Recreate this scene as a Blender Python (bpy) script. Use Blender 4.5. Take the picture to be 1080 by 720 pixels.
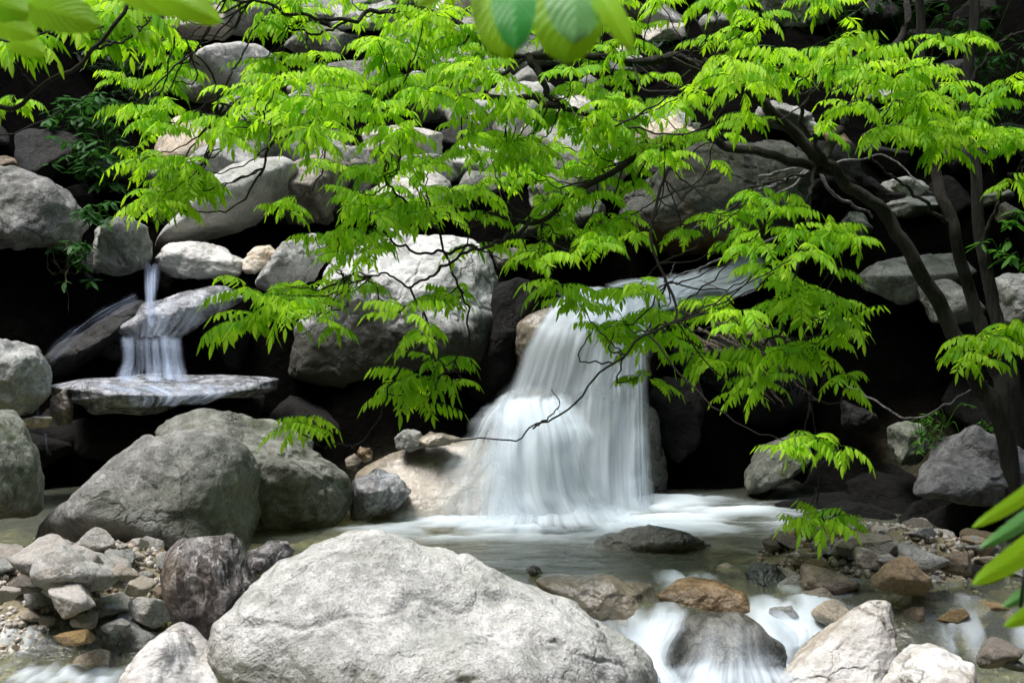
import bpy, bmesh, math, random
import numpy as np
from mathutils import Vector, Matrix
R = math.radians
random.seed(7); rng = np.random.default_rng(7)
sc = bpy.context.scene
COL = sc.collection
for o in list(bpy.data.objects): bpy.data.objects.remove(o)

# ------------------------------------------------------------------ camera, sky, sun, exposure
CAMZ, PITCH, F = 1.6, R(5.0), 1500.0
cam_d = bpy.data.cameras.new('camera'); cam = bpy.data.objects.new('camera', cam_d); COL.objects.link(cam)
cam.location = (0, 0, CAMZ); cam.rotation_euler = (R(90) - PITCH, 0, 0)
cam_d.lens = 50; cam_d.sensor_width = 36; cam_d.clip_start = 0.05; cam_d.clip_end = 500
cam_d.dof.use_dof = True; cam_d.dof.focus_distance = 6.6; cam_d.dof.aperture_fstop = 5.6
sc.camera = cam
SUN_EL, SUN_AZ = R(70), R(-105)      # azimuth from +Y towards +X: light comes from behind the camera's left shoulder
w = bpy.data.worlds.new('World'); sc.world = w; w.use_nodes = True
nt = w.node_tree; bg = nt.nodes['Background']; bg.inputs['Strength'].default_value = 0.125
sky = nt.nodes.new('ShaderNodeTexSky'); sky.sky_type = 'NISHITA'; sky.sun_disc = False
sky.sun_elevation = SUN_EL; sky.sun_rotation = SUN_AZ; sky.air_density = 1.0; sky.dust_density = 4.0; sky.ozone_density = 1.0
nt.links.new(sky.outputs[0], bg.inputs['Color'])
sl = bpy.data.lights.new('sun', 'SUN'); sl.energy = 1.35; sl.angle = R(24); sl.color = (1, .985, .965)
so = bpy.data.objects.new('sun', sl); COL.objects.link(so)
sdir = Vector((math.sin(SUN_AZ) * math.cos(SUN_EL), math.cos(SUN_AZ) * math.cos(SUN_EL), math.sin(SUN_EL)))
so.rotation_euler = sdir.to_track_quat('Z', 'Y').to_euler(); so.location = sdir * 30
sc.view_settings.view_transform = 'Standard'; sc.view_settings.look = 'None'
sc.view_settings.exposure = 1.55; sc.view_settings.gamma = 1
sc.render.engine = 'CYCLES'
sc.cycles.use_denoising = True; sc.cycles.transparent_max_bounces = 24; sc.cycles.max_bounces = 6
sc.cycles.diffuse_bounces = 3; sc.cycles.glossy_bounces = 3; sc.cycles.caustics_reflective = False; sc.cycles.caustics_refractive = False
sc.cycles.sample_clamp_indirect = 4

# ------------------------------------------------------------------ coordinate helpers
cp, sp = math.cos(PITCH), math.sin(PITCH)
RIGHT = np.array([1., 0, 0]); UP = np.array([0, sp, cp]); FWD = np.array([0, cp, -sp]); CAM = np.array([0, 0, CAMZ])
def P(px, py, D):
    return CAM + FWD * D + RIGHT * ((px - 540) / F * D) + UP * (-(py - 360) / F * D)
def DW(py, z=0.0):                      # distance at which a picture row meets the level z
    return (CAMZ - z) / (sp + (py - 360) / F * cp)

# ------------------------------------------------------------------ numpy gradient noise
_perm = np.random.default_rng(3).permutation(256); _perm = np.concatenate([_perm, _perm])
_g = np.random.default_rng(4).normal(size=(256, 3)); _g /= np.linalg.norm(_g, axis=1)[:, None]
def pnoise(p):
    i = np.floor(p).astype(int); f = p - i; u = f * f * f * (f * (f * 6 - 15) + 10); i &= 255
    out = 0
    for dx in (0, 1):
        for dy in (0, 1):
            for dz in (0, 1):
                h = _perm[(_perm[(_perm[(i[:, 0] + dx) & 255] + i[:, 1] + dy) & 255] + i[:, 2] + dz) & 255]
                d = f - np.array([dx, dy, dz]); g = _g[h]
                wgt = (u[:, 0] if dx else 1 - u[:, 0]) * (u[:, 1] if dy else 1 - u[:, 1]) * (u[:, 2] if dz else 1 - u[:, 2])
                out = out + wgt * (d * g).sum(1)
    return out * 1.5
def fbm(p, o=4, lac=2.1, gain=.5):
    s = 0; a = 1
    for k in range(o): s = s + a * pnoise(p + 17.3 * k); p = p * lac; a *= gain
    return s
def ridged(p, o=3):
    s = 0; a = 1
    for k in range(o): s = s + a * (1 - np.abs(pnoise(p + 9.1 * k)) * 2); p = p * 2.2; a *= .5
    return s
def smooth(a, b, x):
    if np.isscalar(a) and np.isscalar(b) and a == b: return np.ones_like(np.asarray(x, float))
    t = np.clip((x - a) / (b - a), 0, 1); return t * t * (3 - 2 * t)

# ------------------------------------------------------------------ object helpers
def tag(o, label=None, cat=None, group=None, kind=None):
    if label: o['label'] = label
    if cat: o['category'] = cat
    if group: o['group'] = group
    if kind: o['kind'] = kind
    return o
def mesh_obj(name, V, Fc, mat, parent=None, loc=None, sm=True, attrs=None, uv=None):
    me = bpy.data.meshes.new(name)
    V = np.asarray(V, float)
    if loc is None: loc = np.zeros(3)
    me.from_pydata((V - np.asarray(loc)).tolist(), [], Fc if isinstance(Fc, list) else Fc.tolist())
    if sm: me.polygons.foreach_set('use_smooth', [True] * len(me.polygons))
    if attrs:
        for k, v in attrs.items():
            a = me.attributes.new(k, 'FLOAT', 'POINT'); a.data.foreach_set('value', np.asarray(v, float))
    if uv is not None:
        l = me.uv_layers.new(name='UVMap'); idx = np.empty(len(me.loops), int); me.loops.foreach_get('vertex_index', idx)
        l.data.foreach_set('uv', np.asarray(uv)[idx].ravel())
    if mat: me.materials.append(mat)
    o = bpy.data.objects.new(name, me); COL.objects.link(o)
    if parent is None: o.location = loc
    else:
        o.parent = parent; o.location = Vector(loc) - parent.location
    return o
def empty(name, loc, **k):
    o = bpy.data.objects.new(name, None); COL.objects.link(o); o.location = loc; o.empty_display_size = .1
    return tag(o, **k)

# ------------------------------------------------------------------ materials
def newmat(name):
    m = bpy.data.materials.new(name); m.use_nodes = True; n = m.node_tree
    for x in list(n.nodes): n.nodes.remove(x)
    return m, n, n.nodes, n.links
def ramp(N, stops, interp='LINEAR'):
    r = N.new('ShaderNodeValToRGB'); r.color_ramp.interpolation = interp
    els = r.color_ramp.elements
    while len(els) < len(stops): els.new(.5)
    for e, (p, c) in zip(els, stops):
        e.position = p; e.color = (c, c, c, 1) if isinstance(c, (int, float)) else (*c, 1)
    return r
def noise(N, L, vec, scale, detail=6, rough=.6, dist=0.0):
    t = N.new('ShaderNodeTexNoise'); t.inputs['Scale'].default_value = scale; t.inputs['Detail'].default_value = detail
    t.inputs['Roughness'].default_value = rough; t.inputs['Distortion'].default_value = dist
    L.new(vec, t.inputs['Vector']); return t
def mix(N, L, fac, a, b, mode='MIX'):
    m = N.new('ShaderNodeMix'); m.data_type = 'RGBA'; m.blend_type = mode; m.clamp_result = True
    for s, v in ((0, fac), (6, a), (7, b)):
        if hasattr(v, 'links') or isinstance(v, bpy.types.NodeSocket): L.new(v, m.inputs[s])
        elif isinstance(v, (int, float)): m.inputs[s].default_value = v if s == 0 else (v, v, v, 1)
        else: m.inputs[s].default_value = (*v, 1)
    return m.outputs[2]
def math_(N, L, op, a, b=None):
    m = N.new('ShaderNodeMath'); m.operation = op
    for s, v in ((0, a), (1, b)):
        if v is None: continue
        if isinstance(v, (int, float)): m.inputs[s].default_value = v
        else: L.new(v, m.inputs[s])
    return m.outputs[0]

def rock_mat(name, base, dark, pale, stain=None, stain_amt=.35, rough=.85, scale=1.0, spot=.5, moss=0.0, bump=1.0,
             band=0.0, low=None, streak=None, crack=.6, var=0.0):
    """weathered stone: broad tone changes, mineral speckle, lichen blotches, hairline cracks, stains; low=(z0,z1,colour) a foot of another colour"""
    m, nt, N, L = newmat(name)
    out = N.new('ShaderNodeOutputMaterial'); b = N.new('ShaderNodeBsdfPrincipled'); L.new(b.outputs[0], out.inputs[0])
    tc = N.new('ShaderNodeTexCoord'); oi = N.new('ShaderNodeObjectInfo')
    add = N.new('ShaderNodeVectorMath'); add.operation = 'MULTIPLY_ADD'
    comb = N.new('ShaderNodeCombineXYZ'); L.new(oi.outputs['Random'], comb.inputs[0]); L.new(oi.outputs['Random'], comb.inputs[1])
    add.inputs[1].default_value = (37, 53, 11); L.new(comb.outputs[0], add.inputs[0]); L.new(tc.outputs['Object'], add.inputs[2])
    v = add.outputs[0]
    n1 = noise(N, L, v, 3.2 * scale, 7, .65, .6)
    n2 = noise(N, L, v, 14 * scale, 6, .7, .3)
    n3 = noise(N, L, v, 95 * scale, 3, .6)
    n4 = noise(N, L, v, 300 * scale, 2, .5)
    r1 = ramp(N, [(.40, 0), (.58, 1)]); L.new(n1.outputs[0], r1.inputs[0])
    c = mix(N, L, r1.outputs[0], dark, base)
    r2 = ramp(N, [(.45, 0), (.68, 1)]); L.new(n2.outputs[0], r2.inputs[0])
    c = mix(N, L, math_(N, L, 'MULTIPLY', r2.outputs[0], .75), c, pale)
    r2b = ramp(N, [(.25, 1), (.45, 0)]); L.new(n2.outputs[0], r2b.inputs[0])
    c = mix(N, L, math_(N, L, 'MULTIPLY', r2b.outputs[0], .55), c, dark)
    r3 = ramp(N, [(.34, 1), (.5, 0)]); L.new(n3.outputs[0], r3.inputs[0])
    c = mix(N, L, math_(N, L, 'MULTIPLY', r3.outputs[0], spot), c, tuple(x * .4 for x in dark))
    r4 = ramp(N, [(.55, 0), (.7, 1)]); L.new(n4.outputs[0], r4.inputs[0])
    c = mix(N, L, math_(N, L, 'MULTIPLY', r4.outputs[0], spot * .6), c, pale)
    # lichen discs
    vo = N.new('ShaderNodeTexVoronoi'); vo.inputs['Scale'].default_value = 11 * scale; L.new(v, vo.inputs['Vector'])
    n5 = noise(N, L, v, 30 * scale, 3, .7)
    ld = math_(N, L, 'ADD', vo.outputs['Distance'], math_(N, L, 'MULTIPLY', n5.outputs[0], .5))
    rl = ramp(N, [(.34, 1), (.42, 0)]); L.new(ld, rl.inputs[0])
    c = mix(N, L, math_(N, L, 'MULTIPLY', rl.outputs[0], .55), c, pale)
    # cracks
    wv = N.new('ShaderNodeVectorMath'); wv.operation = 'MULTIPLY_ADD'; n6 = noise(N, L, v, 2.5 * scale, 5, .6)
    L.new(n6.outputs[1], wv.inputs[0]); wv.inputs[1].default_value = (.7, .7, .7); L.new(v, wv.inputs[2])
    vc = N.new('ShaderNodeTexVoronoi'); vc.feature = 'DISTANCE_TO_EDGE'; vc.inputs['Scale'].default_value = 1.7 * scale; L.new(wv.outputs[0], vc.inputs['Vector'])
    rc = ramp(N, [(0.0, 0), (.035, 1)]); L.new(vc.outputs['Distance'], rc.inputs[0])
    nm = noise(N, L, v, 1.6 * scale, 2); rm = ramp(N, [(.47, 1), (.56, 0)]); L.new(nm.outputs[0], rm.inputs[0])
    cr = math_(N, L, 'MAXIMUM', rc.outputs[0], rm.outputs[0])
    crk = math_(N, L, 'SUBTRACT', 1.0, cr)
    c = mix(N, L, math_(N, L, 'MULTIPLY', crk, crack), c, tuple(x * .3 for x in dark))
    h = math_(N, L, 'MULTIPLY', n2.outputs[0], .6)
    h = math_(N, L, 'ADD', h, math_(N, L, 'MULTIPLY', n3.outputs[0], .14))
    h = math_(N, L, 'ADD', h, math_(N, L, 'MULTIPLY', n1.outputs[0], 1.6))
    h = math_(N, L, 'SUBTRACT', h, math_(N, L, 'MULTIPLY', crk, .45 * crack))
    if band:
        mp = N.new('ShaderNodeMapping'); mp.inputs['Scale'].default_value = (9, 9, 1.2); mp.inputs['Rotation'].default_value = (.2, -.42, 0)
        L.new(v, mp.inputs[0]); nb = noise(N, L, mp.outputs[0], 3.4, 6, .65, .5)
        rb = ramp(N, [(.52, 0), (.60, 1)]); L.new(nb.outputs[0], rb.inputs[0])
        c = mix(N, L, math_(N, L, 'MULTIPLY', rb.outputs[0], band), c, pale)
        h = math_(N, L, 'ADD', h, math_(N, L, 'MULTIPLY', nb.outputs[0], 1.2))
    if stain:
        ns = noise(N, L, v, 1.9 * scale, 5, .6, .8); rs = ramp(N, [(.5, 0), (.62, 1)]); L.new(ns.outputs[1], rs.inputs[0])
        c = mix(N, L, math_(N, L, 'MULTIPLY', rs.outputs[0], stain_amt), c, stain)
    if streak:
        mp = N.new('ShaderNodeMapping'); mp.inputs['Scale'].default_value = (5, 5, .7); L.new(v, mp.inputs[0])
        ns = noise(N, L, mp.outputs[0], 2.2, 5, .7); rs = ramp(N, [(.5, 0), (.6, 1)]); L.new(ns.outputs[0], rs.inputs[0])
        c = mix(N, L, math_(N, L, 'MULTIPLY', rs.outputs[0], .6), c, streak)
    if moss:
        nm2 = noise(N, L, v, 4.5 * scale, 6, .7, .5); rm2 = ramp(N, [(.52, 0), (.6, 1)]); L.new(nm2.outputs[0], rm2.inputs[0])
        c = mix(N, L, math_(N, L, 'MULTIPLY', rm2.outputs[0], moss), c, (.035, .055, .012))
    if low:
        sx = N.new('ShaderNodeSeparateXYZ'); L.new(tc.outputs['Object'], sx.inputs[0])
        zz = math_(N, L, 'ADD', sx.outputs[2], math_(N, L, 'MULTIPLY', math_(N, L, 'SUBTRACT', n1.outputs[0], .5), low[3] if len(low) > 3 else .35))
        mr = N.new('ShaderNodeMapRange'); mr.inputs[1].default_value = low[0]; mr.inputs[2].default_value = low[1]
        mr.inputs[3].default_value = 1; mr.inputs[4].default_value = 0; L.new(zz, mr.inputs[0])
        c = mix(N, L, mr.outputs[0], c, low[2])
    if var:
        hs = N.new('ShaderNodeHueSaturation'); L.new(c, hs.inputs['Color'])
        mr = N.new('ShaderNodeMapRange'); L.new(oi.outputs['Random'], mr.inputs[0]); mr.inputs[3].default_value = 1 - var; mr.inputs[4].default_value = 1 + var * .7
        L.new(mr.outputs[0], hs.inputs['Value'])
        wn = N.new('ShaderNodeTexWhiteNoise'); wn.noise_dimensions = '1D'; L.new(oi.outputs['Random'], wn.inputs['W'])
        L.new(math_(N, L, 'MULTIPLY_ADD', wn.outputs[0], 1.3), hs.inputs['Saturation'])
        c = hs.outputs[0]
    L.new(c, b.inputs['Base Color']); b.inputs['Roughness'].default_value = rough
    rr = ramp(N, [(.3, max(rough - .15, .1)), (.7, min(rough + .1, 1))]); L.new(n2.outputs[0], rr.inputs[0]); L.new(rr.outputs[0], b.inputs['Roughness'])
    b.inputs['Specular IOR Level'].default_value = .3 if rough > .6 else .6
    bp = N.new('ShaderNodeBump'); bp.inputs['Strength'].default_value = .75 * bump; bp.inputs['Distance'].default_value = .035 / scale
    L.new(h, bp.inputs['Height']); L.new(bp.outputs[0], b.inputs['Normal'])
    return m

M = {}
M['pale'] = rock_mat('pale granite', (.47, .48, .46), (.28, .29, .27), (.62, .63, .61), stain=(.24, .26, .22), stain_amt=.5, spot=.6, crack=.3, scale=1.3, bump=1.3, moss=.12)
M['white'] = rock_mat('white granite', (.54, .54, .52), (.34, .34, .32), (.68, .68, .67), stain=(.38, .33, .25), stain_amt=.4, spot=.2)
M['whitetan'] = rock_mat('white and buff stone', (.52, .525, .51), (.28, .25, .20), (.64, .645, .64), stain=(.2, .17, .12), stain_amt=.6, spot=.2)
M['grey'] = rock_mat('grey granite', (.29, .30, .28), (.14, .15, .14), (.46, .47, .44), stain=(.10, .11, .085), stain_amt=.5, spot=.5)
M['greymoss'] = rock_mat('grey mossy granite', (.20, .21, .18), (.10, .11, .09), (.36, .38, .33), moss=.6, spot=.5)
M['mid'] = rock_mat('mid grey stone', (.40, .41, .39), (.22, .23, .22), (.57, .58, .56), spot=.45)
M['dark'] = rock_mat('dark shaded stone', (.012, .0125, .012), (.004, .004, .004), (.045, .047, .044), spot=.4, rough=.7)  # tone lowered so the stone itself carries the dark of the shaded slope
M['black'] = rock_mat('shade black stone', (.004, .004, .004), (.002, .002, .002), (.010, .010, .009), spot=.2, rough=.95)  # near-black colour stands in for the deep shade of the hollows
M['brown'] = rock_mat('brown stone', (.20, .15, .10), (.09, .07, .05), (.33, .29, .23), spot=.4, rough=.6, var=.3)
M['wet'] = rock_mat('wet dark stone', (.10, .10, .085), (.04, .04, .035), (.17, .17, .15), spot=.4, rough=.3)
M['wettan'] = rock_mat('wet buff stone', (.24, .21, .155), (.13, .12, .095), (.31, .285, .23), stain=(.16, .13, .07), rough=.22, spot=.2, crack=.2, bump=.5)
M['orange'] = rock_mat('wet rusty stone', (.20, .125, .055), (.08, .055, .025), (.34, .25, .14), rough=.3, spot=.3)
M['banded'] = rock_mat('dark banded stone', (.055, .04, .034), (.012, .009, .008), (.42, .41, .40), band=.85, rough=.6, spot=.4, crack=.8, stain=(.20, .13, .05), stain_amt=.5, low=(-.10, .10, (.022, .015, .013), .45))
M['bandgrey'] = rock_mat('grey banded stone', (.07, .065, .065), (.02, .018, .018), (.42, .41, .41), band=.85, rough=.6)
M['cobble'] = rock_mat('river cobble', (.58, .55, .49), (.38, .32, .25), (.72, .71, .68), scale=2, spot=.25, var=.28, crack=.2)
M['cobblebrown'] = rock_mat('brown river cobble', (.30, .23, .15), (.12, .09, .055), (.44, .40, .33), scale=2, spot=.35, var=.4, rough=.55, crack=.2)
M['center'] = rock_mat('pale boulder with dark foot', (.54, .55, .56), (.44, .45, .45), (.76, .77, .77), spot=.3, moss=.2, low=(-.10, .08, (.05, .052, .042), .5))  # colour turns darker towards the foot
M['big_grey'] = rock_mat('grey boulder with dark stains', (.27, .272, .262), (.13, .132, .125), (.42, .424, .41), stain=(.08, .09, .06), stain_amt=.5, spot=.6)  # dark stain patches scattered over the whole boulder
M['bluegrey'] = rock_mat('wet slab', (.19, .20, .21), (.07, .07, .07), (.40, .43, .47), rough=.28, spot=.3, streak=(.5, .53, .58))
M['rusty_grey'] = rock_mat('grey boulder with rusty foot', (.15, .155, .145), (.07, .072, .066), (.26, .27, .25), spot=.6, stain=(.10, .085, .06), low=(-.26, -.05, (.17, .11, .055), .6))

# bark
def bark_mat(name, a, b_, wave=1.0):
    m, nt, N, L = newmat(name); out = N.new('ShaderNodeOutputMaterial'); b = N.new('ShaderNodeBsdfPrincipled'); L.new(b.outputs[0], out.inputs[0])
    tc = N.new('ShaderNodeTexCoord'); mp = N.new('ShaderNodeMapping'); mp.inputs['Scale'].default_value = (60, 60, 12); L.new(tc.outputs['Object'], mp.inputs[0])
    n1 = noise(N, L, mp.outputs[0], 1.0, 6, .7, .6); n2 = noise(N, L, tc.outputs['Object'], 7, 5, .6)
    r = ramp(N, [(.38, 0), (.6, 1)]); L.new(n1.outputs[0], r.inputs[0]); c = mix(N, L, r.outputs[0], a, b_)
    r2 = ramp(N, [(.5, 0), (.62, 1)]); L.new(n2.outputs[0], r2.inputs[0]); c = mix(N, L, math_(N, L, 'MULTIPLY', r2.outputs[0], .35), c, tuple(x * 1.7 for x in b_))
    L.new(c, b.inputs['Base Color']); b.inputs['Roughness'].default_value = .9
    bp = N.new('ShaderNodeBump'); bp.inputs['Strength'].default_value = 1; bp.inputs['Distance'].default_value = .02; L.new(n1.outputs[0], bp.inputs['Height']); L.new(bp.outputs[0], b.inputs['Normal'])
    return m
M['bark'] = bark_mat('bark', (.003, .0028, .0024), (.024, .022, .017))
M['twig'] = bark_mat('dark twig bark', (.006, .005, .0045), (.018, .015, .012))
M['greybark'] = bark_mat('grey bark', (.05, .05, .05), (.20, .20, .20))
M['root'] = bark_mat('old roots', (.03, .02, .014), (.28, .23, .18))

def leaf_mat(name, c1, c2, trans, tcol, rough=.45, coat=.25):
    m, nt, N, L = newmat(name); out = N.new('ShaderNodeOutputMaterial'); b = N.new('ShaderNodeBsdfPrincipled')
    at = N.new('ShaderNodeAttribute'); at.attribute_name = 'rnd'
    c = mix(N, L, at.outputs['Fac'], c1, c2)
    ct = mix(N, L, at.outputs['Fac'], tcol, tuple(x * .75 for x in tcol))
    uv = N.new('ShaderNodeTexCoord'); sx = N.new('ShaderNodeSeparateXYZ'); L.new(uv.outputs['UV'], sx.inputs[0])
    # midrib and side veins
    d = math_(N, L, 'ABSOLUTE', math_(N, L, 'SUBTRACT', sx.outputs[0], .5))
    rv = ramp(N, [(0.0, 1), (.05, 0)]); L.new(d, rv.inputs[0])
    sv = math_(N, L, 'SINE', math_(N, L, 'MULTIPLY', math_(N, L, 'SUBTRACT', sx.outputs[1], math_(N, L, 'MULTIPLY', d, .6)), 60.0))
    c = mix(N, L, math_(N, L, 'MULTIPLY', rv.outputs[0], .35), c, tuple(min(1, x * 1.8) for x in c1))
    L.new(c, b.inputs['Base Color']); b.inputs['Roughness'].default_value = rough; b.inputs['Specular IOR Level'].default_value = coat
    bp = N.new('ShaderNodeBump'); bp.inputs['Strength'].default_value = .25; bp.inputs['Distance'].default_value = .002
    L.new(sv, bp.inputs['Height']); L.new(bp.outputs[0], b.inputs['Normal'])
    t = N.new('ShaderNodeBsdfTranslucent'); L.new(ct, t.inputs[0])
    mx = N.new('ShaderNodeMixShader'); mx.inputs[0].default_value = trans; L.new(b.outputs[0], mx.inputs[1]); L.new(t.outputs[0], mx.inputs[2]); L.new(mx.outputs[0], out.inputs[0])
    return m
M['leaf'] = leaf_mat('young compound leaves', (.42, .66, .035), (.14, .40, .016), .54, (.55, .96, .02))
M['broad'] = leaf_mat('broad leaf', (.28, .58, .02), (.20, .50, .02), .65, (.62, .95, .03))
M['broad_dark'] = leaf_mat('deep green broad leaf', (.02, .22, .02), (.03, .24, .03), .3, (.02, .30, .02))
M['shrub'] = leaf_mat('shrub leaf', (.03, .12, .02), (.02, .075, .015), .3, (.05, .2, .02))
M['weed'] = leaf_mat('weed leaf', (.08, .24, .02), (.05, .15, .015), .4, (.12, .4, .02))
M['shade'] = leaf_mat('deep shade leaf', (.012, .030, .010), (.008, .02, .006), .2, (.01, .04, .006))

# ground
m, nt, N, L = newmat('earth'); M['earth'] = m
out = N.new('ShaderNodeOutputMaterial'); b = N.new('ShaderNodeBsdfPrincipled'); L.new(b.outputs[0], out.inputs[0])
geo = N.new('ShaderNodeNewGeometry'); n1 = noise(N, L, geo.outputs['Position'], 9, 8, .7); n2 = noise(N, L, geo.outputs['Position'], 1.4, 4, .6)
at = N.new('ShaderNodeAttribute'); at.attribute_name = 'bed'
ve = N.new('ShaderNodeTexVoronoi'); ve.inputs['Scale'].default_value = 22; ve.inputs['Randomness'].default_value = 1; L.new(geo.outputs['Position'], ve.inputs['Vector'])
r1 = ramp(N, [(.4, (.0008, .0008, .0007)), (.75, (.004, .0036, .003))]); L.new(n1.outputs[0], r1.inputs[0])  # bank earth coloured almost black in place of shade between the rocks
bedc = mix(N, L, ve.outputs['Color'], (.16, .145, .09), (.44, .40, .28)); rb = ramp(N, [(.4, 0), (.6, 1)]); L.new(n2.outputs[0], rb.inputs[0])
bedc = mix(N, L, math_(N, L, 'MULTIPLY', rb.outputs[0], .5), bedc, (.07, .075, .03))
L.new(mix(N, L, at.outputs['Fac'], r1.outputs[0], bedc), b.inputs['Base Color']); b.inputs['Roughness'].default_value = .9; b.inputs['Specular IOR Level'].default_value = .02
bp = N.new('ShaderNodeBump'); bp.inputs['Distance'].default_value = .05; L.new(n1.outputs[0], bp.inputs['Height']); L.new(bp.outputs[0], b.inputs['Normal'])

# still and running water (surface)
m, nt, N, L = newmat('stream water'); M['water'] = m
out = N.new('ShaderNodeOutputMaterial'); tr = N.new('ShaderNodeBsdfTransparent'); tr.inputs[0].default_value = (.84, .87, .68, 1)
gl = N.new('ShaderNodeBsdfGlossy'); gl.inputs['Roughness'].default_value = .16
fr = N.new('ShaderNodeFresnel'); fr.inputs[0].default_value = 1.33
geo = N.new('ShaderNodeNewGeometry'); mp = N.new('ShaderNodeMapping'); mp.inputs['Scale'].default_value = (1, 2.6, 1); L.new(geo.outputs['Position'], mp.inputs[0])
n1 = noise(N, L, mp.outputs[0], 5, 5, .6, .4)
bp = N.new('ShaderNodeBump'); bp.inputs['Strength'].default_value = .6; bp.inputs['Distance'].default_value = .03; L.new(n1.outputs[0], bp.inputs['Height'])
L.new(bp.outputs[0], gl.inputs['Normal']); L.new(bp.outputs[0], fr.inputs['Normal'])
m1 = N.new('ShaderNodeMixShader'); L.new(math_(N, L, 'MINIMUM', math_(N, L, 'MULTIPLY', fr.outputs[0], 1.5), .85), m1.inputs[0]); L.new(tr.outputs[0], m1.inputs[1]); L.new(gl.outputs[0], m1.inputs[2])
df = N.new('ShaderNodeBsdfDiffuse'); df.inputs[0].default_value = (.56, .64, .70, 1)
at = N.new('ShaderNodeAttribute'); at.attribute_name = 'foam'
m2 = N.new('ShaderNodeMixShader'); L.new(at.outputs['Fac'], m2.inputs[0]); mk = N.new('ShaderNodeBsdfDiffuse'); mk.inputs[0].default_value = (.38, .42, .32, 1); m3 = N.new('ShaderNodeMixShader'); m3.inputs[0].default_value = .13
L.new(m1.outputs[0], m3.inputs[1]); L.new(mk.outputs[0], m3.inputs[2]); L.new(m3.outputs[0], m2.inputs[1]); L.new(df.outputs[0], m2.inputs[2]); L.new(m2.outputs[0], out.inputs[0])

# falling water veils
def veil_mat(name, col, strk=26.0, lo=.36, hi=.66, base=0.0, along=1.2):
    m, nt, N, L = newmat(name); out = N.new('ShaderNodeOutputMaterial')
    tr = N.new('ShaderNodeBsdfTransparent'); df = N.new('ShaderNodeBsdfDiffuse'); df.inputs[0].default_value = (*col, 1)
    tl = N.new('ShaderNodeBsdfTranslucent'); tl.inputs[0].default_value = (*col, 1)
    mm = N.new('ShaderNodeMixShader'); mm.inputs[0].default_value = .35; L.new(df.outputs[0], mm.inputs[1]); L.new(tl.outputs[0], mm.inputs[2])
    tc = N.new('ShaderNodeTexCoord'); mp = N.new('ShaderNodeMapping'); mp.inputs['Scale'].default_value = (strk, along, 1); L.new(tc.outputs['UV'], mp.inputs[0])
    n1 = noise(N, L, mp.outputs[0], 1, 4, .55, .25)
    mp2 = N.new('ShaderNodeMapping'); mp2.inputs['Scale'].default_value = (strk * .22, along * .8, 1); mp2.inputs['Location'].default_value = (5, 3, 0); L.new(tc.outputs['UV'], mp2.inputs[0])
    n2 = noise(N, L, mp2.outputs[0], 1, 3, .5)
    s = math_(N, L, 'ADD', math_(N, L, 'MULTIPLY', n1.outputs[0], .5), math_(N, L, 'MULTIPLY', n2.outputs[0], .5))
    r = ramp(N, [(lo, base), (hi, 1)]); L.new(s, r.inputs[0])
    at = N.new('ShaderNodeAttribute'); at.attribute_name = 'op'
    # op>1 pushes towards solid white, op<1 thins the veil
    f = math_(N, L, 'MULTIPLY', r.outputs[0], at.outputs['Fac'])
    ex = math_(N, L, 'MAXIMUM', math_(N, L, 'SUBTRACT', at.outputs['Fac'], 1.0), 0.0)
    f = math_(N, L, 'MINIMUM', math_(N, L, 'ADD', f, ex), 1.0)
    f = math_(N, L, 'MAXIMUM', f, 0.0)
    mx = N.new('ShaderNodeMixShader'); L.new(f, mx.inputs[0]); L.new(tr.outputs[0], mx.inputs[1]); L.new(mm.outputs[0], mx.inputs[2]); L.new(mx.outputs[0], out.inputs[0])
    bp = N.new('ShaderNodeBump'); bp.inputs['Strength'].default_value = .3; bp.inputs['Distance'].default_value = .02; L.new(s, bp.inputs['Height']); L.new(bp.outputs[0], df.inputs['Normal'])
    return m
M['veil'] = veil_mat('falling water', (.68, .77, .85), strk=17, lo=.36, hi=.64, base=.22)
M['veil_thin'] = veil_mat('thin falling water', (.55, .66, .85), strk=16, lo=.42, hi=.7)

# ------------------------------------------------------------------ ground
def bump2(x, y, cx, cy, rx, ry, h): return h * np.exp(-(((x - cx) / rx) ** 2 + ((y - cy) / ry) ** 2))
MOUNDS = []
def hz(x, y, detail=True):
    x = np.asarray(x, float); y = np.asarray(y, float)
    base = -.24 + 0 * x
    base = base - .12 * smooth(6.0, 5.3, y)
    base = base + bump2(x, y, -1.75, 6.2, .68, .56, .36) + bump2(x, y, 1.72, 6.5, .85, .5, .40) + bump2(x, y, -2.6, 5.9, .6, .5, .2)
    y0 = 9.0 - .5 * smooth(1.0, 2.2, x)
    t = y - y0
    wall = np.where(t > 0, np.minimum(t * 1.9, 1.0 + .35 * smooth(.5, 1.2, t)), 0)
    rise = np.maximum(y - (y0 + .8), 0) * .68 + np.maximum(y - 15, 0) * .35
    hill = wall + rise
    side = np.maximum(np.abs(x) - (3.1 + .25 * np.maximum(-y, 0) * 0), 0) * 1.2  # side walls steepened to cut the light reaching the hollows
    side = side + np.maximum(2.9 - np.abs(x + 0) - 99, 0)
    back = np.maximum(-y - 4, 0) * 1.1  # unseen hill behind the camera, added to block low light
    z = base + hill + side + back
    if detail:
        p = np.stack([x, y, 0 * x], 1)
        z = z + fbm(p * .8, 4) * .22 * smooth(8.6, 9.6, np.maximum(y, 6.5 + np.abs(x))) + fbm(p * 5, 3) * .02
        for (mx_, my_, mz_, mr_) in MOUNDS:
            dd = np.hypot(x - mx_, (y - my_) * np.where(y < my_, 1.0, .5)); near = dd < mr_ + 1.6
            z = np.where(near, np.maximum(z, mz_ - 2.2 * np.maximum(dd - mr_, 0)), z)
    return z
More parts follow.
